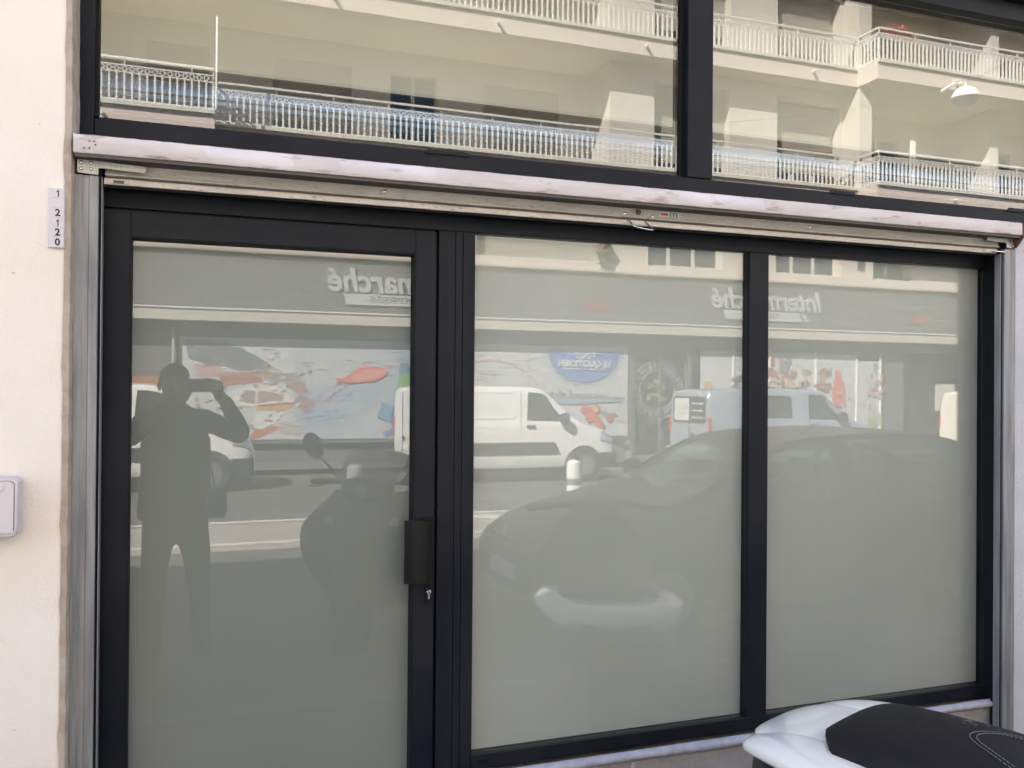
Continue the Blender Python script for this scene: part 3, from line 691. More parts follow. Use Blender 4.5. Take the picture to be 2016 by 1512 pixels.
# town on the horizon, water and fruit
for k in range(46):
    u = 1068+k*3.45; h = random.uniform(4, 17)*(1-abs(k-14)/46); v = 783+k*.05
    prt([(u, v), (u+3.6, v), (u+3.6, v-h), (u, v-h+random.uniform(-2, 2))], random.choice([(.24, .24, .25), (.30, .29, .28), (.18, .19, .19)]))
prt([(1062, 783), (1225, 786), (1222, 790), (1120, 796), (1075, 792)], (.26, .33, .41))
for u, v, a in ((1152, 806, 9), (1165, 812, 10), (1173, 805, 8), (1160, 822, 9), (1175, 828, 8), (1184, 838, 6)): prt(blob(u, v, a, a*1.1, 16, .06), (.52, .10, .08))
prt(blob(1171, 806, 5, 7, 12, .1), (.62, .40, .14)); prt(blob(1199, 823, 7, 8, 12, .15), (.42, .13, .12)); prt(blob(1208, 816, 6, 4, 10, .2), (.33, .08, .08)); prt(blob(1190, 812, 8, 5, 9, .3), (.25, .32, .16))
dash([(1214, 827), (1222, 828), (1230, 829), (1236, 829)])
flush()
# ring of letters on the dark door
cx_, cz_ = S(1293, 768, 17.09)
def ring_text(s, R_, a0, a1, size, flip=False):
    for i, ch in enumerate(s):
        a = a0+(a1-a0)*i/(len(s)-1); t = math.radians(a)
        # seen from the street x runs to the left
        pos = (cx_-R_*math.cos(t), -17.09, cz_+R_*math.sin(t))
        text('lettering', ch, size, pos, 'opp', M_letter, pd, .002, spin=(t-PI/2) if not flip else t+PI/2, weight=.003)
ring_text('PRODUCTEURS', .60, 168, 30, .17); ring_text('COMMERÇANTS', .60, 200, 345, .17, True)
text('lettering', '&', .17, (cx_-.60*math.cos(math.radians(5)), -17.09, cz_+.60*math.sin(math.radians(5))), 'opp', M_letter, pd, .002, spin=math.radians(-85))
rgm = MB()
for R_ in (.72, .49):
    rgm.tube([(cx_+R_*math.cos(t), -17.09, cz_+R_*math.sin(t)) for t in [2*PI*k/48 for k in range(48)]], .011, 4, closed=True)
for k_, (dx, dz, a_) in enumerate(((-.16, .10, .5), (.02, .2, -.3), (.16, .05, 1.2), (-.05, -.12, .2), (.12, -.2, -.7), (-.2, -.16, .9))):
    lf = MB().prism([(cx_+dx+.12*math.cos(t)*math.cos(a_)-.05*math.sin(t)*math.sin(a_), cz_+dz+.12*math.cos(t)*math.sin(a_)+.05*math.sin(t)*math.cos(a_)) for t in [2*PI*k/12 for k in range(12)]], 'y', -17.09, -17.088)
    part('leaf_motif', lf, flat((.34, .33, .12) if k_ % 2 else (.20, .26, .10)), pd)
part('ring', rgm, M_letter, pd)
# right-hand windows: food pictures and a red figure
prt([(1545, 710), (1552, 697), (1558, 712), (1550, 726), (1552, 740), (1535, 748), (1533, 700)], (.20, .20, .21))
for u0, u1 in ((1506, 1528), (1533, 1602), (1608, 1632)):
    for k in range(16): prt(blob(random.uniform(u0, u1), random.uniform(728, 766), random.uniform(4, 9), random.uniform(3, 7), 9, .3), random.choice([(.30, .10, .09), (.40, .15, .11), (.22, .16, .15), (.45, .24, .18), (.15, .14, .14)]))
prt([(1518, 704), (1523, 702), (1524, 716), (1516, 720)], (.45, .14, .12))
stext('Mieux', .46, 1565, 752, flat((.66, .58, .46)), 16.92, sx=.62, weight=.006); stext('Food', .44, 1522, 752, flat((.66, .58, .46)), 16.92, sx=.55, weight=.006)
prt([(1646, 740), (1644, 732), (1650, 728), (1655, 733), (1655, 745), (1661, 752), (1666, 798), (1661, 800), (1657, 770), (1656, 802), (1640, 800), (1638, 775), (1641, 750)], (.55, .15, .11))
for k in range(26): prt(blob(random.gauss(1722, 9), random.gauss(762, 22), random.uniform(2, 6), random.uniform(2, 6), 8, .3), random.choice([(.40, .26, .27), (.30, .22, .23), (.50, .30, .28)]))
for u in (1712, 1722, 1734): prt(blob(u, 829, 5, 12, 10, .15), (.28, .36, .18))
dash(curve((1668, 782), (1690, 795), (1715, 808), (1738, 818), 7))
prt([(1386, 752), (1395, 749), (1402, 754), (1400, 764), (1388, 764)], (.50, .35, .10))
for k in range(12): prt(blob(random.uniform(1442, 1462), random.uniform(738, 764), random.uniform(3, 7), random.uniform(3, 6), 8, .3), random.choice([(.14, .15, .18), (.20, .20, .22), (.16, .15, .15)]))
flush()
# orange hull and white rail on the far left sheet
prt([(256, 742), (308, 740), (322, 790), (300, 786), (262, 760)], (.40, .17, .09)); prt([(256, 752), (318, 792), (300, 800), (256, 778)], (.20, .13, .12)); prt([(256, 777), (262, 778), (292, 799), (285, 801), (256, 786)], (.60, .58, .54))
flush()
# fascia signs
yf = 16.88
for x0 in (2.73, 12.42):
    cxx = x0+1.86
    text('lettering', 'Intermarché', .72, (cxx-.28, -yf, 4.0), 'opp', M_letter, ob, .02, shear=.18, weight=.018, sx=.95)
    x0 += .18; br = MB().prism([(x0+.02, 3.73), (x0+2.33, 3.73), (x0+2.46, 3.49), (x0+.02+.06, 3.49)], 'y', -yf, -yf+.02)
    br.prism([(x0+2.42, 3.73), (x0+2.52, 3.73), (x0+2.66, 3.49), (x0+2.56, 3.49)], 'y', -yf, -yf+.02)
    bq = part('sign_bar', br, M_letter, ob)
    text('lettering', 'EXPRESS', .20, (x0+1.15, -yf+.022, 3.61), 'opp', M_fascia, bq, .003, sx=1.5)
for xc in (8.95, 18.95):
    text('lettering', 'My shop is very', .30, (xc, -yf, 4.0), 'opp', flat((.24, .24, .24)), ob, .01, shear=.35)
    text('lettering', 'NICE', .34, (xc+.1, -yf, 3.68), 'opp', flat((.34, .11, .10)), ob, .01, weight=.01)
# white poster sheet on the dark recess
part('notice', OB(20.2, 20.9, 17.45, 17.49, 1.1, 1.9), M_winfr, ob)

# plants on the balconies
def foliage(name, label, cat, c, r, n, m, pot=None, leaf=.09):
    t = thing(name, label, cat, c); f = MB()
    for i in range(n):
        d = Vector((random.gauss(0, 1), random.gauss(0, .7), random.gauss(0, 1))).normalized()*random.random()**.5
        p = Vector(c)+Vector((d.x*r[0], d.y*r[1], d.z*r[2])); a = Vector((random.uniform(-1, 1), random.uniform(-1, 1), random.uniform(-1, 1))).normalized(); b = a.orthogonal().normalized()
        L = leaf*random.uniform(.6, 1.4); f.add([p, p+a*L*.5+b*L*.28, p+a*L, p+a*L*.5-b*L*.28], [(0, 1, 2, 3)])
    part('foliage', f, m, t, kind='stuff')
    if pot: part('pot', MB().lathe([(.10, 0), (.16, .24), (.17, .25)], pot, 'z', 14), M_terra, t, smooth=True, angle=40)
    return t
foliage('hanging_plant', 'green leafy plant in a hanging bowl under the lowest balcony across the street', 'plant', (9.15, -16.75, 4.98), (.24, .2, .26), 260, M_leaf, (9.15, -16.75, 5.08))
foliage('balcony_plant', 'red leaved bushy plant rising above the upper right balcony railing', 'plant', (17.35, -15.95, Z2+FH+1.38), (.55, .18, .20), 420, M_redleaf, (17.35, -15.95, Z2+FH+.5))
foliage('balcony_plant', 'thin trailing plant beside the red leaved one on the upper right balcony', 'plant', (17.95, -15.9, Z2+FH+1.15), (.45, .14, .25), 150, M_redleaf, (17.95, -15.95, Z2+FH+.5), .07)
foliage('balcony_plant', 'dark thin plant on the lower balcony right of the second roller blind', 'plant', (15.7, -16.62, Z2+1.28), (.45, .12, .12), 90, M_leaf, (15.7, -16.65, Z2+.5), .07)
# ------------------------------------------------------------------ vehicles: bodies swept through stations (x forward)
class Body:
    """each station: x, z_bottom, half width bottom, z_belt, half width belt, z_top, half width top"""
    def __init__(s, st, k=(1, 1, 1)): s.st = [(a*k[0], b*k[2], c*k[1], d*k[2], e*k[1], f*k[2], g*k[1]) for a, b, c, d, e, f, g in st]
    def at(s, x):
        st = s.st; i = 0
        while i < len(st)-2 and st[i+1][0] < x: i += 1
        A, B = st[i], st[i+1]; t = min(1, max(0, (x-A[0])/(B[0]-A[0]+1e-9)))
        P = st[max(i-1, 0)]; Q = st[min(i+2, len(st)-1)]; o = []
        for k in range(1, 7):
            m0 = (B[k]-P[k])/max(B[0]-P[0], .05)*(B[0]-A[0]); m1 = (Q[k]-A[k])/max(Q[0]-A[0], .05)*(B[0]-A[0])
            h = t*t*(3-2*t); o.append(A[k]*(1-h)+B[k]*h+m0*(t**3-2*t*t+t)*.95+m1*(t**3-t*t)*.95 if abs(B[k]-A[k]) > 1e-6 else A[k])
        return o
    def P(s, x, q, side=1, off=0):
        """q 0 sill .. 1 belt .. 2 roof edge .. 3 centre line"""
        def pt(x, q):
            zb, wb, zm, wm, zt, wt = s.at(x)
            pts = [(wb-.04, zb), (wb, zb+.08), (wb+.5*(wm-wb)+.012, zb+.5*(zm-zb)), (wm, zm-.03), (wm-.015, zm+.02), (wt+.02, zt-.09*min(1, max(.1, (zt-zm)*3))), (wt-.03, zt-.025), (wt*.55, zt-.004), (0, zt)]
            par = [0, .1, .5, .96, 1.0, 1.9, 2.0, 2.5, 3.0]
            i = 0
            while i < len(par)-2 and par[i+1] < q: i += 1
            t = min(1, max(0, (q-par[i])/(par[i+1]-par[i]))); return Vector((x, pts[i][0]*(1-t)+pts[i+1][0]*t, pts[i][1]*(1-t)+pts[i+1][1]*t))
        p = pt(x, q)
        if off:
            a = pt(x+.02, q)-pt(x-.02, q); b = pt(x, min(3, q+.04))-pt(x, max(0, q-.04)); n_ = a.cross(b)
            if n_.length > 1e-9: n_.normalize(); p = p-n_*off if n_.dot(Vector((0, 1, .6))) < 0 else p+n_*off
        return (p.x, p.y*side, p.z)
    def shell(s, n=60):
        qs = [0, .1, .3, .5, .7, .9, .97, 1.0, 1.3, 1.6, 1.85, 1.93, 2.0, 2.2, 2.5, 2.8, 3.0]
        x0, x1 = s.st[0][0], s.st[-1][0]
        xs = [x0+(x1-x0)*(.5-.5*math.cos(PI*i/n)) for i in range(n+1)]; full = [(q, 1) for q in qs]+[(q, -1) for q in qs[-2::-1]]
        m = MB(); k = len(full)
        m.add([s.P(x, q, sd) for x in xs for q, sd in full], [(i*k+j, (i+1)*k+j, (i+1)*k+j+1, i*k+j+1) for i in range(n) for j in range(k-1)])
        m.add([m.v[j] for j in range(k)], [tuple(range(k))]); m.add([m.v[n*k+j] for j in range(k)], [tuple(range(k))[::-1]])
        m.add([m.v[i*k] for i in range(n+1)]+[m.v[i*k+k-1] for i in range(n+1)], [(i, i+1, n+2+i, n+1+i) for i in range(n)])
        return m
    def patch(s, side, x0, x1, q0, q1, nx=8, nq=6, off=.008, slant0=0, slant1=0, qcap=None):
        def F(a, b):
            q = q0+(q1-q0)*b; xa = x0+slant0*b; xb = x1+slant1*b; return s.P(xa+(xb-xa)*a, q, side, off)
        return MB().grid(F, nx, nq)
def wheel(parent, x, y, r, side, w_=.2, m_=None):
    t = MB().lathe([(r*.62, -w_/2), (r*.97, -w_/2), (r, -w_/2+.03), (r, w_/2-.03), (r*.97, w_/2), (r*.62, w_/2)], (x, y, r), 'y', 28, caps=False)
    wo = part('wheel', t, M_rubber, parent, smooth=True, angle=35, local=True)
    rm = MB().lathe([(r*.63, side*(w_/2-.012)), (r*.55, side*(w_/2-.03)), (r*.2, side*(w_/2-.05)), (r*.15, side*(w_/2-.01)), (.01, side*(w_/2-.01))], (x, y, r), 'y', 24)
    part('rim', rm, m_ or M_rim, wo, smooth=True, angle=35, local=True)
def arch(parent, x, y, r, side, m_):
    v = []; n_ = 18
    for k in range(n_+1):
        a = PI*k/n_-.12*(1 if k == 0 else 0); c, s_ = math.cos(PI*k/n_), math.sin(PI*k/n_)
        v += [(x+c*r*1.02, y, r*.86+s_*r*1.1), (x+c*r*1.22, y, r*.86+s_*r*1.26), (x+c*r*1.22, y-side*.05, r*.86+s_*r*1.26), (x+c*r*1.0, y-side*.3, r*.86+s_*r*1.08)]
    m = MB().add(v, [(4*i+j, 4*i+j+1, 4*i+j+5, 4*i+j+4) for i in range(n_) for j in (0, 1)]+[(4*i, 4*i+3, 4*i+7, 4*i+4) for i in range(n_)])
    part('wheel_arch', m, m_, parent, smooth=True, angle=40, local=True)
    d = MB().prism([(x+math.cos(PI*k/16)*r*1.03, r*.86+math.sin(PI*k/16)*r*1.1) for k in range(17)], 'y', y-side*.002, y-side*.16); part('wheel_well', d, M_black, parent, local=True)

VST = [(0, .36, .84, 1.12, .885, 1.74, .76), (.05, .34, .86, 1.12, .90, 1.80, .78), (.5, .30, .88, 1.12, .91, 1.84, .80), (1.5, .28, .88, 1.12, .91, 1.85, .80), (2.3, .28, .88, 1.12, .91, 1.84, .79),
       (2.75, .28, .88, 1.12, .91, 1.80, .75), (3.1, .28, .88, 1.12, .905, 1.56, .72), (3.5, .28, .88, 1.11, .90, 1.24, .72), (3.75, .28, .88, 1.04, .885, 1.11, .72), (4.1, .27, .85, .93, .85, 1.03, .66), (4.3, .27, .78, .80, .78, .90, .60), (4.4, .30, .66, .62, .66, .70, .5)]
def van(name, label, loc, paint, k=(1, 1, 1), group=None, seams=True, notices=False, rear_glass=False, side_glass=False, plate='plain'):
    t = thing(name, label, 'van', loc, group); B = Body(VST, k); kx, ky, kz = k
    part('body', B.shell(), paint, t, smooth=True, angle=30, local=True)
    wind = MB()
    def W(a, b):
        s_ = -1+2*a; x = (3.50-.72*b)*kx; q = 3-1.02*abs(s_); return B.P(x, q, 1 if s_ >= 0 else -1, .008)
    wind.grid(W, 20, 8); part('windscreen', wind, M_cargl, t, smooth=True, local=True)
    for sd in (1, -1):
        g = B.patch(sd, 2.36*kx, 3.32*kx, 1.06, 1.86, slant1=-.50*kx, slant0=.04); dw_ = part('side_window', g, M_cargl, t, smooth=True, local=True)
        m_ = MB().grid(lambda a, b: tuple(Vector((3.12*kx, sd*.98*ky, 1.20*kz))+Vector(((a-.5)*.10, sd*(.11*math.sin(PI*b)), (b-.5)*.26))), 4, 8)
        mm = MB().lathe([(.02, -.08), (.10, -.07), (.12, 0), (.10, .05), (.02, .06)], (3.16*kx, sd*1.01*ky, 1.22*kz), 'x', 14); part('door_mirror', mm, M_clad, t, smooth=True, local=True)
        st = MB()
        for x in (2.24, 3.36):
            st.grid(lambda a, b, x=x: B.P(x*kx+.008*(a-.5), .12+1.78*b if x < 3 else .5+.5*b, sd, .004), 1, 16)
        if not side_glass: st.grid(lambda a, b: B.P(.95*kx+.008*(a-.5), .12+1.78*b, sd, .004), 1, 16)
        part('door_seam', st, M_clad, t, local=True)
        cl = MB().grid(lambda a, b: B.P((.95+2.15*a)*kx-(.12*b if a > .5 else 0), .30+.28*b, sd, .012), 16, 3); part('side_cladding', cl, M_clad, t, smooth=True, local=True)
        hn = MB().grid(lambda a, b: B.P((2.34+.20*a)*kx, .90+.06*b, sd, .022), 4, 2); part('door_handle', hn, M_cargl, t, local=True)
        if side_glass: part('side_window', B.patch(sd, 1.35*kx, 1.95*kx, 1.10, 1.80), M_cargl, t, smooth=True, local=True)
        else:
            # pressed panel outline where a rear side window would be
            ol = MB()
            P4 = [(1.05, 1.12), (2.05, 1.12), (2.12, 1.2), (2.12, 1.76), (2.05, 1.84), (1.05, 1.84)]
            ol.tube([B.P(x*kx, q, sd, .004) for x, q in P4], .008, 5, closed=True); part('panel_crease', ol, paint, t, smooth=True, local=True)
        for x in (.78, 3.62): arch(t, x*kx, sd*.915*ky, .33*kz, sd, M_clad if x > 3 else paint); wheel(t, x*kx, sd*.86*ky, .32*kz, sd)
        hl = MB().grid(lambda a, b: B.P((4.0+.30*a)*kx, .72+.26*b+.12*a, sd, .012), 6, 4); part('headlight', hl, M_lamp, t, smooth=True, local=True)
        tl = MB().box(-.02, .03, sd*.90*ky-.06*sd, sd*.90*ky+.002*sd, .86*kz, 1.22*kz); part('tail_light', tl, M_taill, t, local=True, bevel=.01)
    part('front_bumper', MB().grid(lambda a, b: ((4.36+.06*math.cos((a-.5)*2.6))*kx, (a-.5)*1.66*ky, (.26+.30*b)*kz), 14, 3).grid(lambda a, b: ((3.98+.40*math.sin(a*PI/2))*kx, .895*ky-.16*ky*a**2, (.26+.30*b)*kz), 6, 3).grid(lambda a, b: ((3.98+.40*math.sin(a*PI/2))*kx, -.895*ky+.16*ky*a**2, (.26+.30*b)*kz), 6, 3), M_clad, t, smooth=True, local=True)
    part('rear_bumper', MB().box(-.13*kx, .10*kx, -.84*ky, .84*ky, .33*kz, .56*kz), M_clad if not notices else paint, t, local=True, bevel=.03)
    rd = MB().box(-.012, -.004, -.008, .008, .58*kz, 1.70*kz); part('door_seam', rd, M_clad, t, local=True)
    pb = part('number_plate', MB().box(-.022, -.012, .05*ky, .57*ky, .63*kz, .73*kz), M_plate, t, local=True)
    part('plate_band', MB().box(-.026, -.0222, .05*ky, .09*ky, .632*kz, .728*kz), flat((.03, .08, .35)), pb, local=True)
    part('door_handle', MB().box(-.04, -.012, .08*ky, .24*ky, .82*kz, .88*kz), M_clad, t, local=True, bevel=.008)
    if rear_glass:
        rw = part('rear_window', MB().prism(rr(-.70*ky, .70*ky, 1.10*kz, 1.66*kz, .08), 'x', -.022, -.004), M_cargl, t, local=True)
        if notices:
            part('notice', MB().box(-.030, -.0225, -.62*ky, .02*ky, 1.14*kz, 1.62*kz), flat((.62, .60, .56)), rw, local=True)
            a_ = text('lettering', 'SERVICE', .15, (0, 0, 0), 'rear', flat((.30, .32, .22)), None, .001, sx=.85); a_.parent = rw; a_.location = (-.032, -.30*ky, 1.42*kz)
            nb_ = MB()
            for r_ in range(3):
                for c_ in range(2): nb_.box(-.026, -.0222, (.14+.27*c_)*ky, (.34+.27*c_)*ky, (1.20+.15*r_)*kz, (1.225+.15*r_)*kz)
            nb_.box(-.030, -.026, -.54*ky, -.06*ky, 1.30*kz, 1.31*kz); part('printed_rule', nb_, M_plate, rw, local=True)
    return t
van('parked_van', 'white panel van with blank rear sides parked before the blue medallion poster', (3.50, -13.35, -.07), M_carwht, (.91, .86, .965), 'vans parked across the street')
van('parked_van', 'silver blue van with a service notice in its rear window parked by the food posters', (9.55, -13.4, -.07), M_carslv, (1.0, .89, .965), 'vans parked across the street', notices=True, rear_glass=True, side_glass=True)
van('parked_van', 'cream white van of which only the sunlit tail shows at the far right', (17.0, -13.4, -.07), M_carcrm, (1.0, .89, .965), 'vans parked across the street')
van('parked_van', 'white van with black bumper, its nose showing beside the photographer', (-3.15, -13.35, -.07), M_carwht, (.91, .86, .965), 'vans parked across the street')

# black hatchback in the shade on our side
CST = [(0, .30, .60, .55, .66, .62, .46), (.08, .24, .74, .60, .76, .74, .52), (.35, .20, .83, .72, .84, .86, .60), (.8, .19, .86, .84, .865, .95, .64), (1.2, .19, .87, .90, .875, 1.04, .66), (1.6, .19, .87, .94, .88, 1.25, .66), (1.98, .19, .87, .97, .88, 1.42, .64),
       (2.4, .19, .87, .99, .88, 1.475, .62), (3.0, .19, .87, 1.0, .88, 1.485, .60), (3.6, .20, .86, 1.02, .87, 1.44, .58), (3.95, .22, .85, 1.03, .85, 1.30, .58), (4.2, .26, .82, 1.0, .82, 1.10, .60), (4.3, .32, .76, .80, .76, .86, .6)]
CB = Body([(a, b*.95, c, d*.93, e, f*.955, g) for a, b, c, d, e, f, g in CST])
car = thing('parked_car', 'black hatchback parked in the shade, nose towards the black scooter', 'car', (2.12, -3.60, -.07))
# openings are left for the see-through side windows
def car_shell():
    m = CB.shell(70); k = 33; keep = []
    def hole(c):
        x, y, z = c
        zb, wb, zm, wm, zt, wt = CB.at(x)
        side = abs(y) > wt-.10 and zm+.045 < z < zt-.075 and 1.30 < x < 3.92 and not 2.38 < x < 2.50 and not 3.30 < x < 3.40
        scr = 1.18 < x < 1.80 and z > zm+.10 and abs(y) < wt+.02 and z > zt-.05 and not abs(y) > wt-.04
        back = 3.72 < x < 4.15 and abs(y) < wt-.06 and z > zt-.05
        return side or scr or back
    f2 = []
    for f in m.f:
        c = [sum(m.v[i][a] for i in f)/len(f) for a in range(3)]
        if len(f) == 4 and hole(c): continue
        f2.append(f)
    m.f = f2; m.m = [0]*len(f2); return m
part('body', car_shell(), M_carblk, car, smooth=True, angle=35, local=True)
for sd in (1, -1):
    for a, b in ((1.30, 2.40), (2.48, 3.32), (3.38, 3.95)): part('side_window', CB.patch(sd, a, b, 1.04, 1.93, off=.002), M_green, car, smooth=True, local=True)
    for x in (.85, 3.45): arch(car, x, sd*.885, .31, sd, M_carblk); wheel(car, x, sd*.80, .31, sd)
    part('headlight', MB().grid(lambda a, b: CB.P(.16+.46*a-.06*b, .80+.24*b*math.sin(.25+2.5*a)+.05*a, sd, .006), 12, 5), M_lamp, car, smooth=True, local=True)
    part('door_mirror', MB().lathe([(.02, -.07), (.08, -.06), (.095, 0), (.08, .05), (.02, .06)], (1.55, sd*.98, 1.02), 'x', 14), M_carblk, car, smooth=True, local=True)
part('windscreen', MB().grid(lambda a, b: CB.P(1.17+.66*b, 3-1.0*abs(2*a-1), 1 if a >= .5 else -1, .004), 16, 8), M_green, car, smooth=True, local=True)
part('rear_window', MB().grid(lambda a, b: CB.P(3.68+.50*b, 3-.98*abs(2*a-1), 1 if a >= .5 else -1, .004), 16, 8), M_green, car, smooth=True, local=True)
part('dashboard', MB().box(1.15, 1.65, -.68, .68, .70, .96), M_clad, car, local=True, bevel=.04)
part('steering_wheel', MB().tube([(1.78+.06*math.sin(t), .36+.18*math.cos(t), .98+.17*math.sin(t)) for t in [2*PI*k/24 for k in range(24)]], .015, 6, closed=True), M_black, car, smooth=True, local=True)
for x, ys in ((2.25, (.36, -.36)), (3.25, (.0,))):
    for y in ys:
        hw = .24 if len(ys) == 2 else .6
        part('seat', MB().box(x, x+.14, y-hw, y+hw, .45, 1.02).box(x+.02, x+.12, y-.12, y+.12, 1.03, 1.2), M_clad, car, local=True, bevel=.04)
part('number_plate', MB().box(-.03, -.015, -.26, .26, .36, .47), M_plate, car, local=True)
part('badge', MB().lathe([(.055, 0), (.05, -.012), (.03, -.014)], (.01, 0, .68), 'x', 20), M_steel, car, smooth=True, local=True)
gr = MB()
for i in range(4): gr.box(-.012, .0, -.34, .34, .52+.035*i, .535+.035*i)
part('grille', gr, M_clad, car, local=True)

# bollards
def bollard(loc, label, bent=False):
    t = thing('bollard', label, 'bollard', loc, 'white bollards in the street')
    H = .86
    part('post', MB().lathe([(.085, 0), (.085, .58), (.075, .585), (.075, .66), (.086, .665), (.086, .845), (.07, .865), (.01, .885)] if not bent else [(.06, 0), (.06, .3), (.08, .32), (.08, .40), (.05, .43), (.01, .44)], (0, 0, 0), 'z', 20), M_plate, t, smooth=True, angle=35, local=True)
    part('reflective_band', MB().lathe([(.0775, .586), (.0775, .659)], (0, 0, 0), 'z', 20).lathe([(.0865, .30), (.0865, .44)], (0, 0, 0), 'z', 20), M_galv, t, smooth=True, angle=35, local=True)
x, z = S(1130, 905, 7.0)
bollard((4.15, -7.0, -.06), 'white bollard with grey bands standing just left of the black hatchback windscreen')
bollard((1.58, -7.05, -.06), 'white bollard half hidden behind the black scooter windscreen')
bollard((8.45, -14.0, -.07), 'low white bollard cap in front of the dark shop door', True)

# ------------------------------------------------------------------ scooters
def sweep(path, n=40):
    """closed rounded body through stations (x, zc, half width, half height, power)"""
    m = MB(); v = []; fine = []
    for i in range(len(path)-1):                  # Catmull-Rom between the stations
        P0, P1, P2, P3 = path[max(i-1, 0)], path[i], path[i+1], path[min(i+2, len(path)-1)]
        for k in range(5):
            t = k/5; fine.append([.5*(2*b_+(c_-a_)*t+(2*a_-5*b_+4*c_-d_)*t*t+(3*b_-a_-3*c_+d_)*t**3) for a_, b_, c_, d_ in zip(P0, P1, P2, P3)])
    fine.append(list(path[-1])); path = [(x, zc, max(a, .002), max(b, .002), p) for x, zc, a, b, p in fine]
    for x, zc, a, b, p in path:
        for k in range(n):
            t = 2*PI*k/n; c, s_ = math.cos(t), math.sin(t)
            v.append((x, a*math.copysign(abs(c)**p, c), zc+b*math.copysign(abs(s_)**p, s_)))
    m.add(v, [(i*n+k, i*n+(k+1) % n, (i+1)*n+(k+1) % n, (i+1)*n+k) for i in range(len(path)-1) for k in range(n)]+[tuple(range(n))[::-1], tuple(range((len(path)-1)*n, len(path)*n))])
    return m
def scooter(label, loc, rz, paint, panel, screen=True, zoff=0):
    """x forward, rear wheel at 0"""
    t = thing('scooter', label, 'scooter', loc, None, rz)
    for x in (0, 1.28): wheel(t, x, 0, .25, 1, .12)
    part('tail_body', sweep([(-.42, .66, .03, .03, .8), (-.36, .66, .11, .07, .8), (-.15, .62, .165, .12, .75), (.15, .56, .175, .17, .75), (.42, .50, .16, .17, .75), (.55, .44, .10, .10, .8)]), paint, t, smooth=True, local=True)
    part('footboard', sweep([(.45, .30, .12, .06, .6), (.55, .28, .17, .05, .6), (.95, .28, .17, .05, .6), (1.02, .30, .12, .05, .6)]), M_clad, t, smooth=True, local=True)
    part('seat', sweep([(-.30, .76, .05, .02, .8), (-.24, .78, .13, .045, .7), (0, .79, .15, .055, .7), (.2, .77, .15, .055, .7), (.45, .76, .11, .05, .7), (.55, .74, .04, .03, .8)]), M_seat, t, smooth=True, local=True)
    # leg shield and front apron
    ap = MB()
    def A(a, b):
        s_ = (a-.5)*2; z = .25+.72*b; hw = (.19+.235*math.sin(min(1, b*1.35)*PI*.62))*(1-.45*max(0, b-.72)/.28)
        return (1.05-.03*b-.10*b*b+.17*(1-s_*s_), hw*s_, z)
    ap.grid(A, 14, 12); ap.grid(lambda a, b: tuple(Vector(A(a, b))-Vector((.045, 0, 0))), 14, 12)
    part('leg_shield', ap, paint, t, smooth=True, local=True)
    part('front_panel', MB().grid(lambda a, b: tuple(Vector(A(.28+.44*a, .38+.5*b))+Vector((.012, 0, 0))), 8, 8), panel, t, smooth=True, local=True)
    part('fender', sweep([(1.02, .42, .03, .03, .8), (1.08, .47, .08, .06, .8), (1.28, .50, .10, .06, .8), (1.46, .45, .08, .06, .8), (1.54, .38, .03, .03, .8)]), panel, t, smooth=True, local=True)
    part('fork', MB().tube([(1.28, .08, .26), (1.16, .06, .62), (1.02, .02, 1.0)], .022, 8).tube([(1.28, -.08, .26), (1.16, -.06, .62), (1.02, -.02, 1.0)], .022, 8), M_clad, t, smooth=True, local=True)
    part('headset', sweep([(.86, 1.00, .05, .03, .8), (.92, 1.00, .15, .06, .8), (1.02, 1.0, .16, .075, .8), (1.10, .98, .10, .06, .8), (1.13, .97, .03, .03, .8)]), paint, t, smooth=True, local=True)
    part('headlight', MB().lathe([(.055, 0), (.05, .03), (.02, .045)], (1.09, 0, .985), 'x', 18), M_lamp, t, smooth=True, local=True)
    hb = part('handlebar', MB().tube([(.86, -.37, 1.02), (.92, -.2, 1.03), (.96, 0, 1.02), (.92, .2, 1.03), (.86, .37, 1.02)], .016, 8), M_clad, t, smooth=True, local=True)
    for sd in (1, -1):
        part('grip', MB().tube([(.85, sd*.40, 1.02), (.88, sd*.27, 1.025)], .021, 10), M_rubber, hb, smooth=True, local=True)
        part('brake_lever', MB().tube([(.93, sd*.25, 1.02), (.94, sd*.33, 1.0), (.92, sd*.40, .995)], .007, 6), M_clad, hb, smooth=True, local=True)
        mi = part('mirror', MB().tube([(.92, sd*.20, 1.04), (.93, sd*.27, 1.14), (.93, sd*.33, 1.20)], .007, 6), M_clad, t, smooth=True, local=True)
        part('mirror_head', MB().lathe([(.02, -.02), (.055, -.018), (.062, 0), (.05, .02), (.01, .03)], (.93, 0, 0), 'x', 16), M_clad, mi, smooth=True, local=True)
        h = mi.children[0]; h.scale = (1, 1, 1.5); h.rotation_euler.x = -sd*.45; h.location = (0, sd*.365, 1.265)
        part('indicator', MB().lathe([(.02, 0), (.035, .02), (.02, .05)], (1.10, sd*.20, .80), 'x', 12), M_lamp, t, smooth=True, local=True)
    if screen:
        part('windshield', MB().grid(lambda a, b: (1.10-.16*b-.09*(2*a-1)**2, (a-.5)*(.40-.14*b*b), 1.04+.22*b-.02*(2*a-1)**2*b), 12, 8), M_scr, t, smooth=True, local=True)
    part('tail_light', MB().box(-.435, -.40, -.06, .06, .63, .69), M_taill, t, local=True, bevel=.01)
    return t
bs_ = scooter('black scooter with a smoked screen parked on the road edge beside the photographer', (1.56, -4.42, -.07), math.radians(117), M_carblk, M_clad)
bs_.scale = (1.08, 1.12, 1.04)

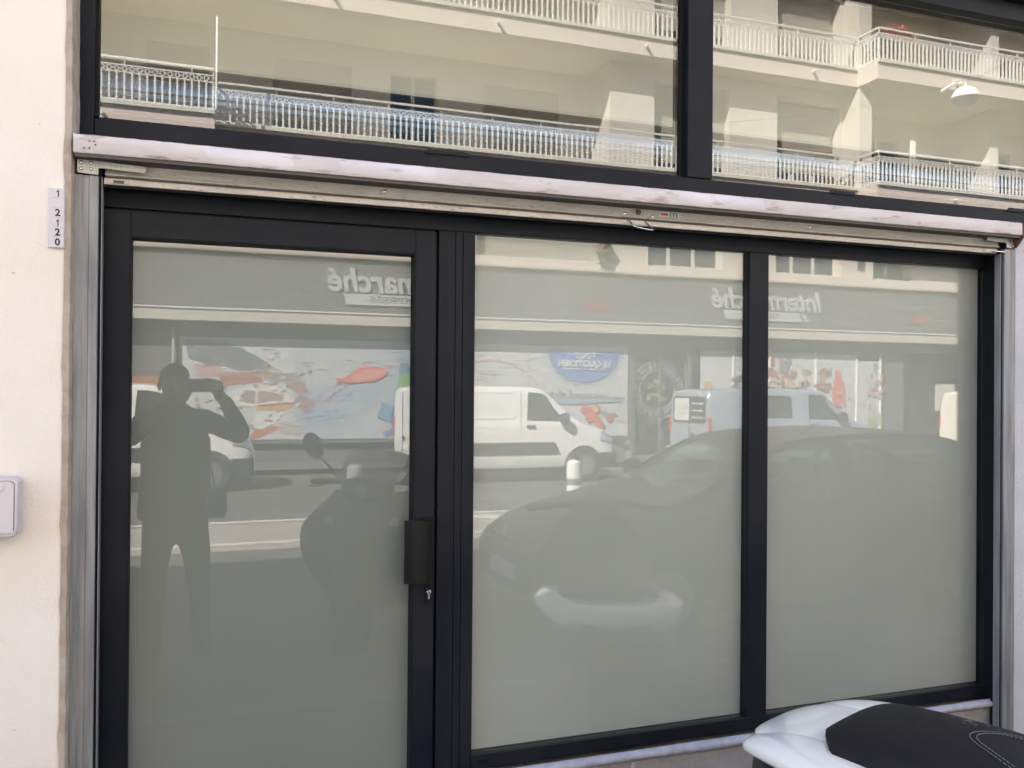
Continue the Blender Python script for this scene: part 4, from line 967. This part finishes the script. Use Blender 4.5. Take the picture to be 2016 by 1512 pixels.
# white scooter whose tail and seat enter the frame: own, closer build
ws = thing('scooter', 'white scooter with worn black stitched seat parked under the right frosted pane', 'scooter', (1.62, -.83, .03), None, 0)
ws.rotation_euler.z = math.radians(-68); ws.location = (1.675, -.98, .03)
def seatz(x, y):
    """top of the seat"""
    e = max(0, 1-((x+.02)/.33)**2*(.22 if x < -.02 else .05)); h = (1-min(1, abs(y)/.215)**2.6)
    r = max(0, min(1, (x+.345)/.12)); dd = max(0, min(1, (x-.02)/.35)); return .745+.095*(h**.5)*(1-(1-r)**2)**.5*e-.075*dd*dd*(3-2*dd)
sw_ = [(-.535, .60, .04, .02, .8), (-.515, .64, .12, .06, .75), (-.46, .635, .20, .09, .75), (-.38, .625, .25, .105, .72), (-.2, .61, .275, .125, .7), (.05, .57, .285, .15, .7), (.35, .50, .25, .17, .7), (.55, .42, .16, .14, .7), (.66, .38, .08, .08, .8)]
part('tail_body', sweep(sw_, 48), M_clad, ws, smooth=True, local=True)
part('tail_cover', sweep([(-.53, .722, .03, .006, .85), (-.51, .732, .12, .011, .8), (-.44, .745, .19, .017, .75), (-.32, .752, .235, .021, .7), (-.15, .745, .25, .022, .7), (.1, .72, .25, .024, .7), (.3, .685, .24, .025, .7), (.5, .645, .2, .025, .7), (.56, .62, .08, .015, .8)], 48), M_scw, ws, smooth=True, local=True)
part('seat', MB().grid(lambda a, b: (lambda x, s_: (x, s_*.212*min(1, (max(0, (x+.345))/.10))**.5*.999, seatz(x, s_*.212*min(1, (max(0, (x+.345))/.10))**.5*.999)-(.012 if abs(s_) > .99 else 0)))(-.345+1.05*a**1.3, math.sin((b-.5)*PI)), 50, 36), M_seat, ws, smooth=True, local=True)
def shell_side(sd):
    m = sweep([(-.50, .715, .02, .008, .85), (-.48, .725, .055, .018, .8), (-.40, .738, .085, .028, .8), (-.28, .742, .10, .033, .8), (-.10, .732, .105, .035, .8), (.15, .70, .10, .035, .8), (.40, .65, .08, .03, .8), (.52, .60, .02, .015, .85)], 48)
    m.v = [(x, y+sd*(.205-.16*max(0, -x-.22)), z) for x, y, z in m.v]; return m
for sd in (1, -1): part('side_panel', shell_side(sd), M_scw, ws, smooth=True, local=True)
# double stitched seam round the rider's pad
def seam(o): return [(-.02+o+.55*(1-math.cos(t)), (.155-o*.8)*math.sin(t)) for t in [(-.5+k/90)*PI for k in range(91)]]
th_ = MB()
for o_ in (0, .014):
    ss = seam(o_)
    for i in range(0, 90, 1):
        a, b_ = ss[i], ss[i+1]; c_ = (a[0]*.35+b_[0]*.65, a[1]*.35+b_[1]*.65)
        th_.tube([(a[0], a[1], seatz(*a)+.0012), (c_[0], c_[1], seatz(*c_)+.0012)], .0011, 5)
part('stitching', th_, M_thread, ws, local=True, kind='stuff')
ss = seam(.007); part('piping', MB().tube([(a, b_, seatz(a, b_)+.0004) for a, b_ in ss], .0022, 6), M_seat, ws, smooth=True, local=True)
sc_ = MB()
for k in range(16):
    x, y = random.gauss(-.06, .02), random.gauss(.09, .02); d = random.uniform(.003, .009)
    sc_.tube([(x, y, seatz(x, y)+.0006), (x+d, y+d*.6, seatz(x+d, y+d*.6)+.0006)], .0006, 4)
part('scratch', sc_, M_thread, ws, local=True, kind='stuff')
for x in (.02, 1.30): wheel(ws, x, 0, .24, 1, .12)
part('footboard', sweep([(.5, .30, .12, .06, .6), (.6, .28, .18, .05, .6), (1.0, .28, .18, .05, .6), (1.06, .30, .12, .05, .6)]), M_clad, ws, smooth=True, local=True)
def A2(a, b):
    s_ = (a-.5)*2; z = .25+.68*b; hw = (.15+.17*math.sin(min(1, b*1.35)*PI*.62))*(1-.45*max(0, b-.72)/.28); return (1.09-.03*b-.10*b*b+.15*(1-s_*s_), hw*s_, z)
part('leg_shield', MB().grid(A2, 14, 12), M_scw, ws, smooth=True, local=True)
part('inner_shield', MB().grid(lambda a, b: tuple(Vector(A2(a, b))-Vector((.03, 0, 0))), 14, 12), M_clad, ws, smooth=True, local=True)
part('fender', sweep([(1.05, .42, .03, .03, .8), (1.1, .47, .08, .06, .8), (1.3, .50, .10, .06, .8), (1.48, .45, .08, .06, .8), (1.56, .38, .03, .03, .8)]), M_scw, ws, smooth=True, local=True)
part('headset', sweep([(.90, .96, .05, .03, .8), (.96, .96, .13, .05, .8), (1.06, .96, .13, .06, .8), (1.14, .94, .04, .04, .8)]), M_clad, ws, smooth=True, local=True)
hb2 = part('handlebar', MB().tube([(.90, -.34, .98), (.96, -.2, .99), (1.0, 0, .98), (.96, .2, .99), (.90, .34, .98)], .016, 8), M_clad, ws, smooth=True, local=True)
for sd in (1, -1): part('grip', MB().tube([(.89, sd*.37, .98), (.92, sd*.25, .985)], .021, 10), M_rubber, hb2, smooth=True, local=True)
part('tail_light', MB().box(-.545, -.52, -.08, .08, .57, .63), M_taill, ws, local=True, bevel=.01)
# ------------------------------------------------------------------ the photographer
me_ = thing('person', 'person in dark jacket and trousers holding a phone up in both hands', 'person', (-.14, -2.86, .03))
def skin(name, pts, edges, m, parent, root=0, lvl=2, smooth=True):
    me = bpy.data.meshes.new(name); me.from_pydata([p[:3] for p in pts], edges, []); o = bpy.data.objects.new(name, me); C.objects.link(o); o.parent = parent
    bpy.context.view_layer.objects.active = o
    md = o.modifiers.new('skin', 'SKIN'); md.use_smooth_shade = True
    for i, p in enumerate(pts):
        sv = me.skin_vertices[0].data[i]; r = p[3]; sv.radius = (r, p[4] if len(p) > 4 else r); sv.use_root = (i == root)
    s_ = o.modifiers.new('sub', 'SUBSURF'); s_.levels = lvl; s_.render_levels = lvl
    dg = bpy.context.evaluated_depsgraph_get(); nm = bpy.data.meshes.new_from_object(o.evaluated_get(dg)); bpy.data.objects.remove(o)
    nm.name = name; nm.materials.clear(); nm.materials.append(m)
    for p in nm.polygons: p.use_smooth = True
    o = bpy.data.objects.new(name, nm); C.objects.link(o); o.parent = parent; return o
# local: x right (+x world), y towards the glass, z up from the pavement
b0 = Vector((-.14, -2.86, .03))
def L(x, y, z): return (x-b0.x, y-b0.y, z-b0.z)
ph_c = Vector((.005, -2.512, 1.657))
body = [(*L(-.135, -2.90, .96), .15, .11), (*L(-.135, -2.90, 1.12), .150, .11), (*L(-.135, -2.90, 1.28), .165, .12), (*L(-.135, -2.90, 1.41), .165, .11), (*L(-.135, -2.89, 1.49), .085, .075), (*L(-.145, -2.87, 1.555), .056),
        (*L(.035, -2.90, 1.455), .068), (*L(.135, -2.84, 1.405), .064), (*L(.222, -2.74, 1.375), .062), (*L(.178, -2.64, 1.47), .050), (*L(.108, -2.562, 1.60), .036),
        (*L(-.305, -2.90, 1.455), .068), (*L(-.375, -2.84, 1.38), .062), (*L(-.375, -2.73, 1.36), .058), (*L(-.26, -2.63, 1.46), .048), (*L(-.11, -2.568, 1.60), .036),
        (*L(-.145, -2.86, 1.60), .070), (*L(-.145, -2.855, 1.68), .079, .092), (*L(-.145, -2.865, 1.73), .070, .082)]
be = [(0, 1), (1, 2), (2, 3), (3, 4), (4, 5), (3, 6), (6, 7), (7, 8), (8, 9), (9, 10), (3, 11), (11, 12), (12, 13), (13, 14), (14, 15), (5, 16), (16, 17), (17, 18)]
legs = [(*L(-.135, -2.90, .93), .13, .11), (*L(-.235, -2.90, .82), .095), (*L(-.245, -2.88, .50), .068), (*L(-.25, -2.91, .12), .050), (*L(-.26, -2.80, .075), .040), (*L(-.03, -2.90, .82), .095), (*L(.0, -2.88, .50), .068), (*L(.02, -2.92, .12), .050), (*L(.03, -2.81, .075), .040)]
off = len(body); allp = body+legs; alle = be+[(0, off)]+[(off+a, off+b) for a, b in ((0, 1), (1, 2), (2, 3), (3, 4), (0, 5), (5, 6), (6, 7), (7, 8))]
bd = skin('body', allp, alle, M_jacket, me_)
# materials by height and place: trousers, skin at head and hands
bd.data.materials.append(M_trous); bd.data.materials.append(M_skin); bd.data.materials.append(M_ink)
for p in bd.data.polygons:
    c = p.center
    if c.z > 1.53 and abs(c.x) < .13 and c.y < .16: p.material_index = 2
    elif c.z < .10: p.material_index = 3
    elif c.z < .86: p.material_index = 1
# jacket skirt
jk = MB(); n_ = 28; rings = []
for z, a, b_ in ((.90, .205, .150), (1.0, .20, .145), (1.15, .185, .135), (1.28, .19, .14), (1.36, .185, .135)):
    rings.append([(-.135-b0.x+a*math.cos(2*PI*k/n_), -2.90-b0.y+b_*math.sin(2*PI*k/n_)+.004*math.sin(9*k), z-b0.z+.006*math.sin(3*k)) for k in range(n_)])
jk.add([v for r_ in rings for v in r_], [(i*n_+k, i*n_+(k+1) % n_, (i+1)*n_+(k+1) % n_, (i+1)*n_+k) for i in range(len(rings)-1) for k in range(n_)])
part('jacket', jk, M_jacket, me_, smooth=True, local=True)
# hair cap, ears, nose, eyes
def ball(c, r, n=14, m=7, lo=0):
    v = []; f = []
    for i in range(m+1):
        th = PI*i/m
        for k in range(n): v.append((c[0]+r[0]*math.sin(th)*math.cos(2*PI*k/n), c[1]+r[1]*math.sin(th)*math.sin(2*PI*k/n), c[2]+r[2]*math.cos(th)))
    f = [(i*n+k, i*n+(k+1) % n, (i+1)*n+(k+1) % n, (i+1)*n+k) for i in range(m) for k in range(n)]
    return MB().add(v, f)
hh = ball(L(-.145, -2.875, 1.705), (.081, .092, .080), 20, 12)
part('hair', hh, M_hair, me_, smooth=True, local=True)
for sd in (1, -1):
    part('ear', ball(L(-.145+sd*.080, -2.86, 1.655), (.012, .02, .032)), M_skin, me_, smooth=True, local=True)
    part('eye', ball(L(-.145+sd*.032, -2.772, 1.672), (.010, .006, .006)), M_hair, me_, smooth=True, local=True)
part('nose', ball(L(-.145, -2.762, 1.645), (.014, .018, .026)), M_skin, me_, smooth=True, local=True)
part('mouth', ball(L(-.145, -2.775, 1.60), (.025, .008, .006)), M_skin, me_, smooth=True, local=True)
# hands: palm and five bent fingers round the ends of the phone
def hand(sd, wx, px):
    w0 = Vector((wx, -2.575, 1.555)); pal = Vector((px, -2.553, 1.625))
    pts = [(*L(*w0), .028), (*L(*(w0*.45+pal*.55)), .034, .02), (*L(*pal), .034, .018)]; ed_ = [(0, 1), (1, 2)]
    root = 2
    for i, (dz, ln) in enumerate(((.050, .055), (.032, .060), (.012, .057), (-.010, .046))):
        k = len(pts); b_ = pal+Vector((sd*.012, .012, dz*.6)); c_ = pal+Vector((sd*.010, .040, dz)); d_ = c_+Vector((-sd*ln*.55, .012, dz*.12)); e_ = d_+Vector((-sd*ln*.35, .000, 0))
        pts += [(*L(*b_), .010), (*L(*c_), .0088), (*L(*d_), .0080), (*L(*e_), .0070)]; ed_ += [(root, k), (k, k+1), (k+1, k+2), (k+2, k+3)]
    k = len(pts); t1 = pal+Vector((-sd*.016, -.004, -.012)); t2 = pal+Vector((-sd*.036, -.004, .012)); t3 = pal+Vector((-sd*.052, .004, .026))
    pts += [(*L(*t1), .012), (*L(*t2), .0105), (*L(*t3), .009)]; ed_ += [(1, k), (k, k+1), (k+1, k+2)]
    skin('hand', pts, ed_, M_skin, me_, 1)
hand(1, .112, .088); hand(-1, -.115, -.078)
phn = thing('phone', 'dark phone held level in both hands of the photographer', 'phone', tuple(ph_c))
part('case', MB().prism([(a, b) for a, b in rr(-.073, .073, -.036, .036, .009)], 'y', -.004, .004), M_black, phn, local=True)
part('screen', MB().prism(rr(-.068, .068, -.0325, .0325, .005), 'y', -.0052, -.0042), M_cargl, phn, local=True)
# shoulder bag on the hip
bg_ = thing('shoulder_bag', 'small dark bag hanging at the right hip of the photographer', 'bag', (.085, -2.84, .99))
part('pouch', MB().prism(rr(-.05, .06, -.09, .07, .03), 'y', -.05, .05), M_jacket, bg_, local=True, bevel=.015)
part('strap', MB().tube([(.0, 0, .06), (-.05, .10, .28), (-.20, .13, .45), (-.34, .02, .52)], .008, 6), M_black, bg_, smooth=True, local=True)

# ------------------------------------------------------------------ suspended street lamp
lmp = thing('street_lamp', 'white domed street lamp hung on cables above the road', 'street lamp', (11.2, -8, 6.25))
part('dome', MB().lathe([(.27, -.02), (.28, .0), (.25, .10), (.16, .18), (.05, .22), (.03, .30)], (0, 0, 0), 'z', 24), M_white, lmp, smooth=True, angle=40, local=True)
part('lens', MB().lathe([(.25, -.02), (.20, -.10), (.10, -.15), (.01, -.16)], (0, 0, 0), 'z', 24), M_lamp, lmp, smooth=True, local=True)
part('arm', MB().tube([(0, 0, .28), (-.3, 0, .24), (-.62, 0, .05)], .03, 8), M_white, lmp, smooth=True, local=True)
part('cable', MB().tube([(0, 7.85, 1.3), (0, 3, .5), (0, 0, .3), (0, -3.5, .75), (0, -8.4, 1.9)],   .004, 5), M_black, lmp, local=True)
lmp.scale = (.8, .8, .8)
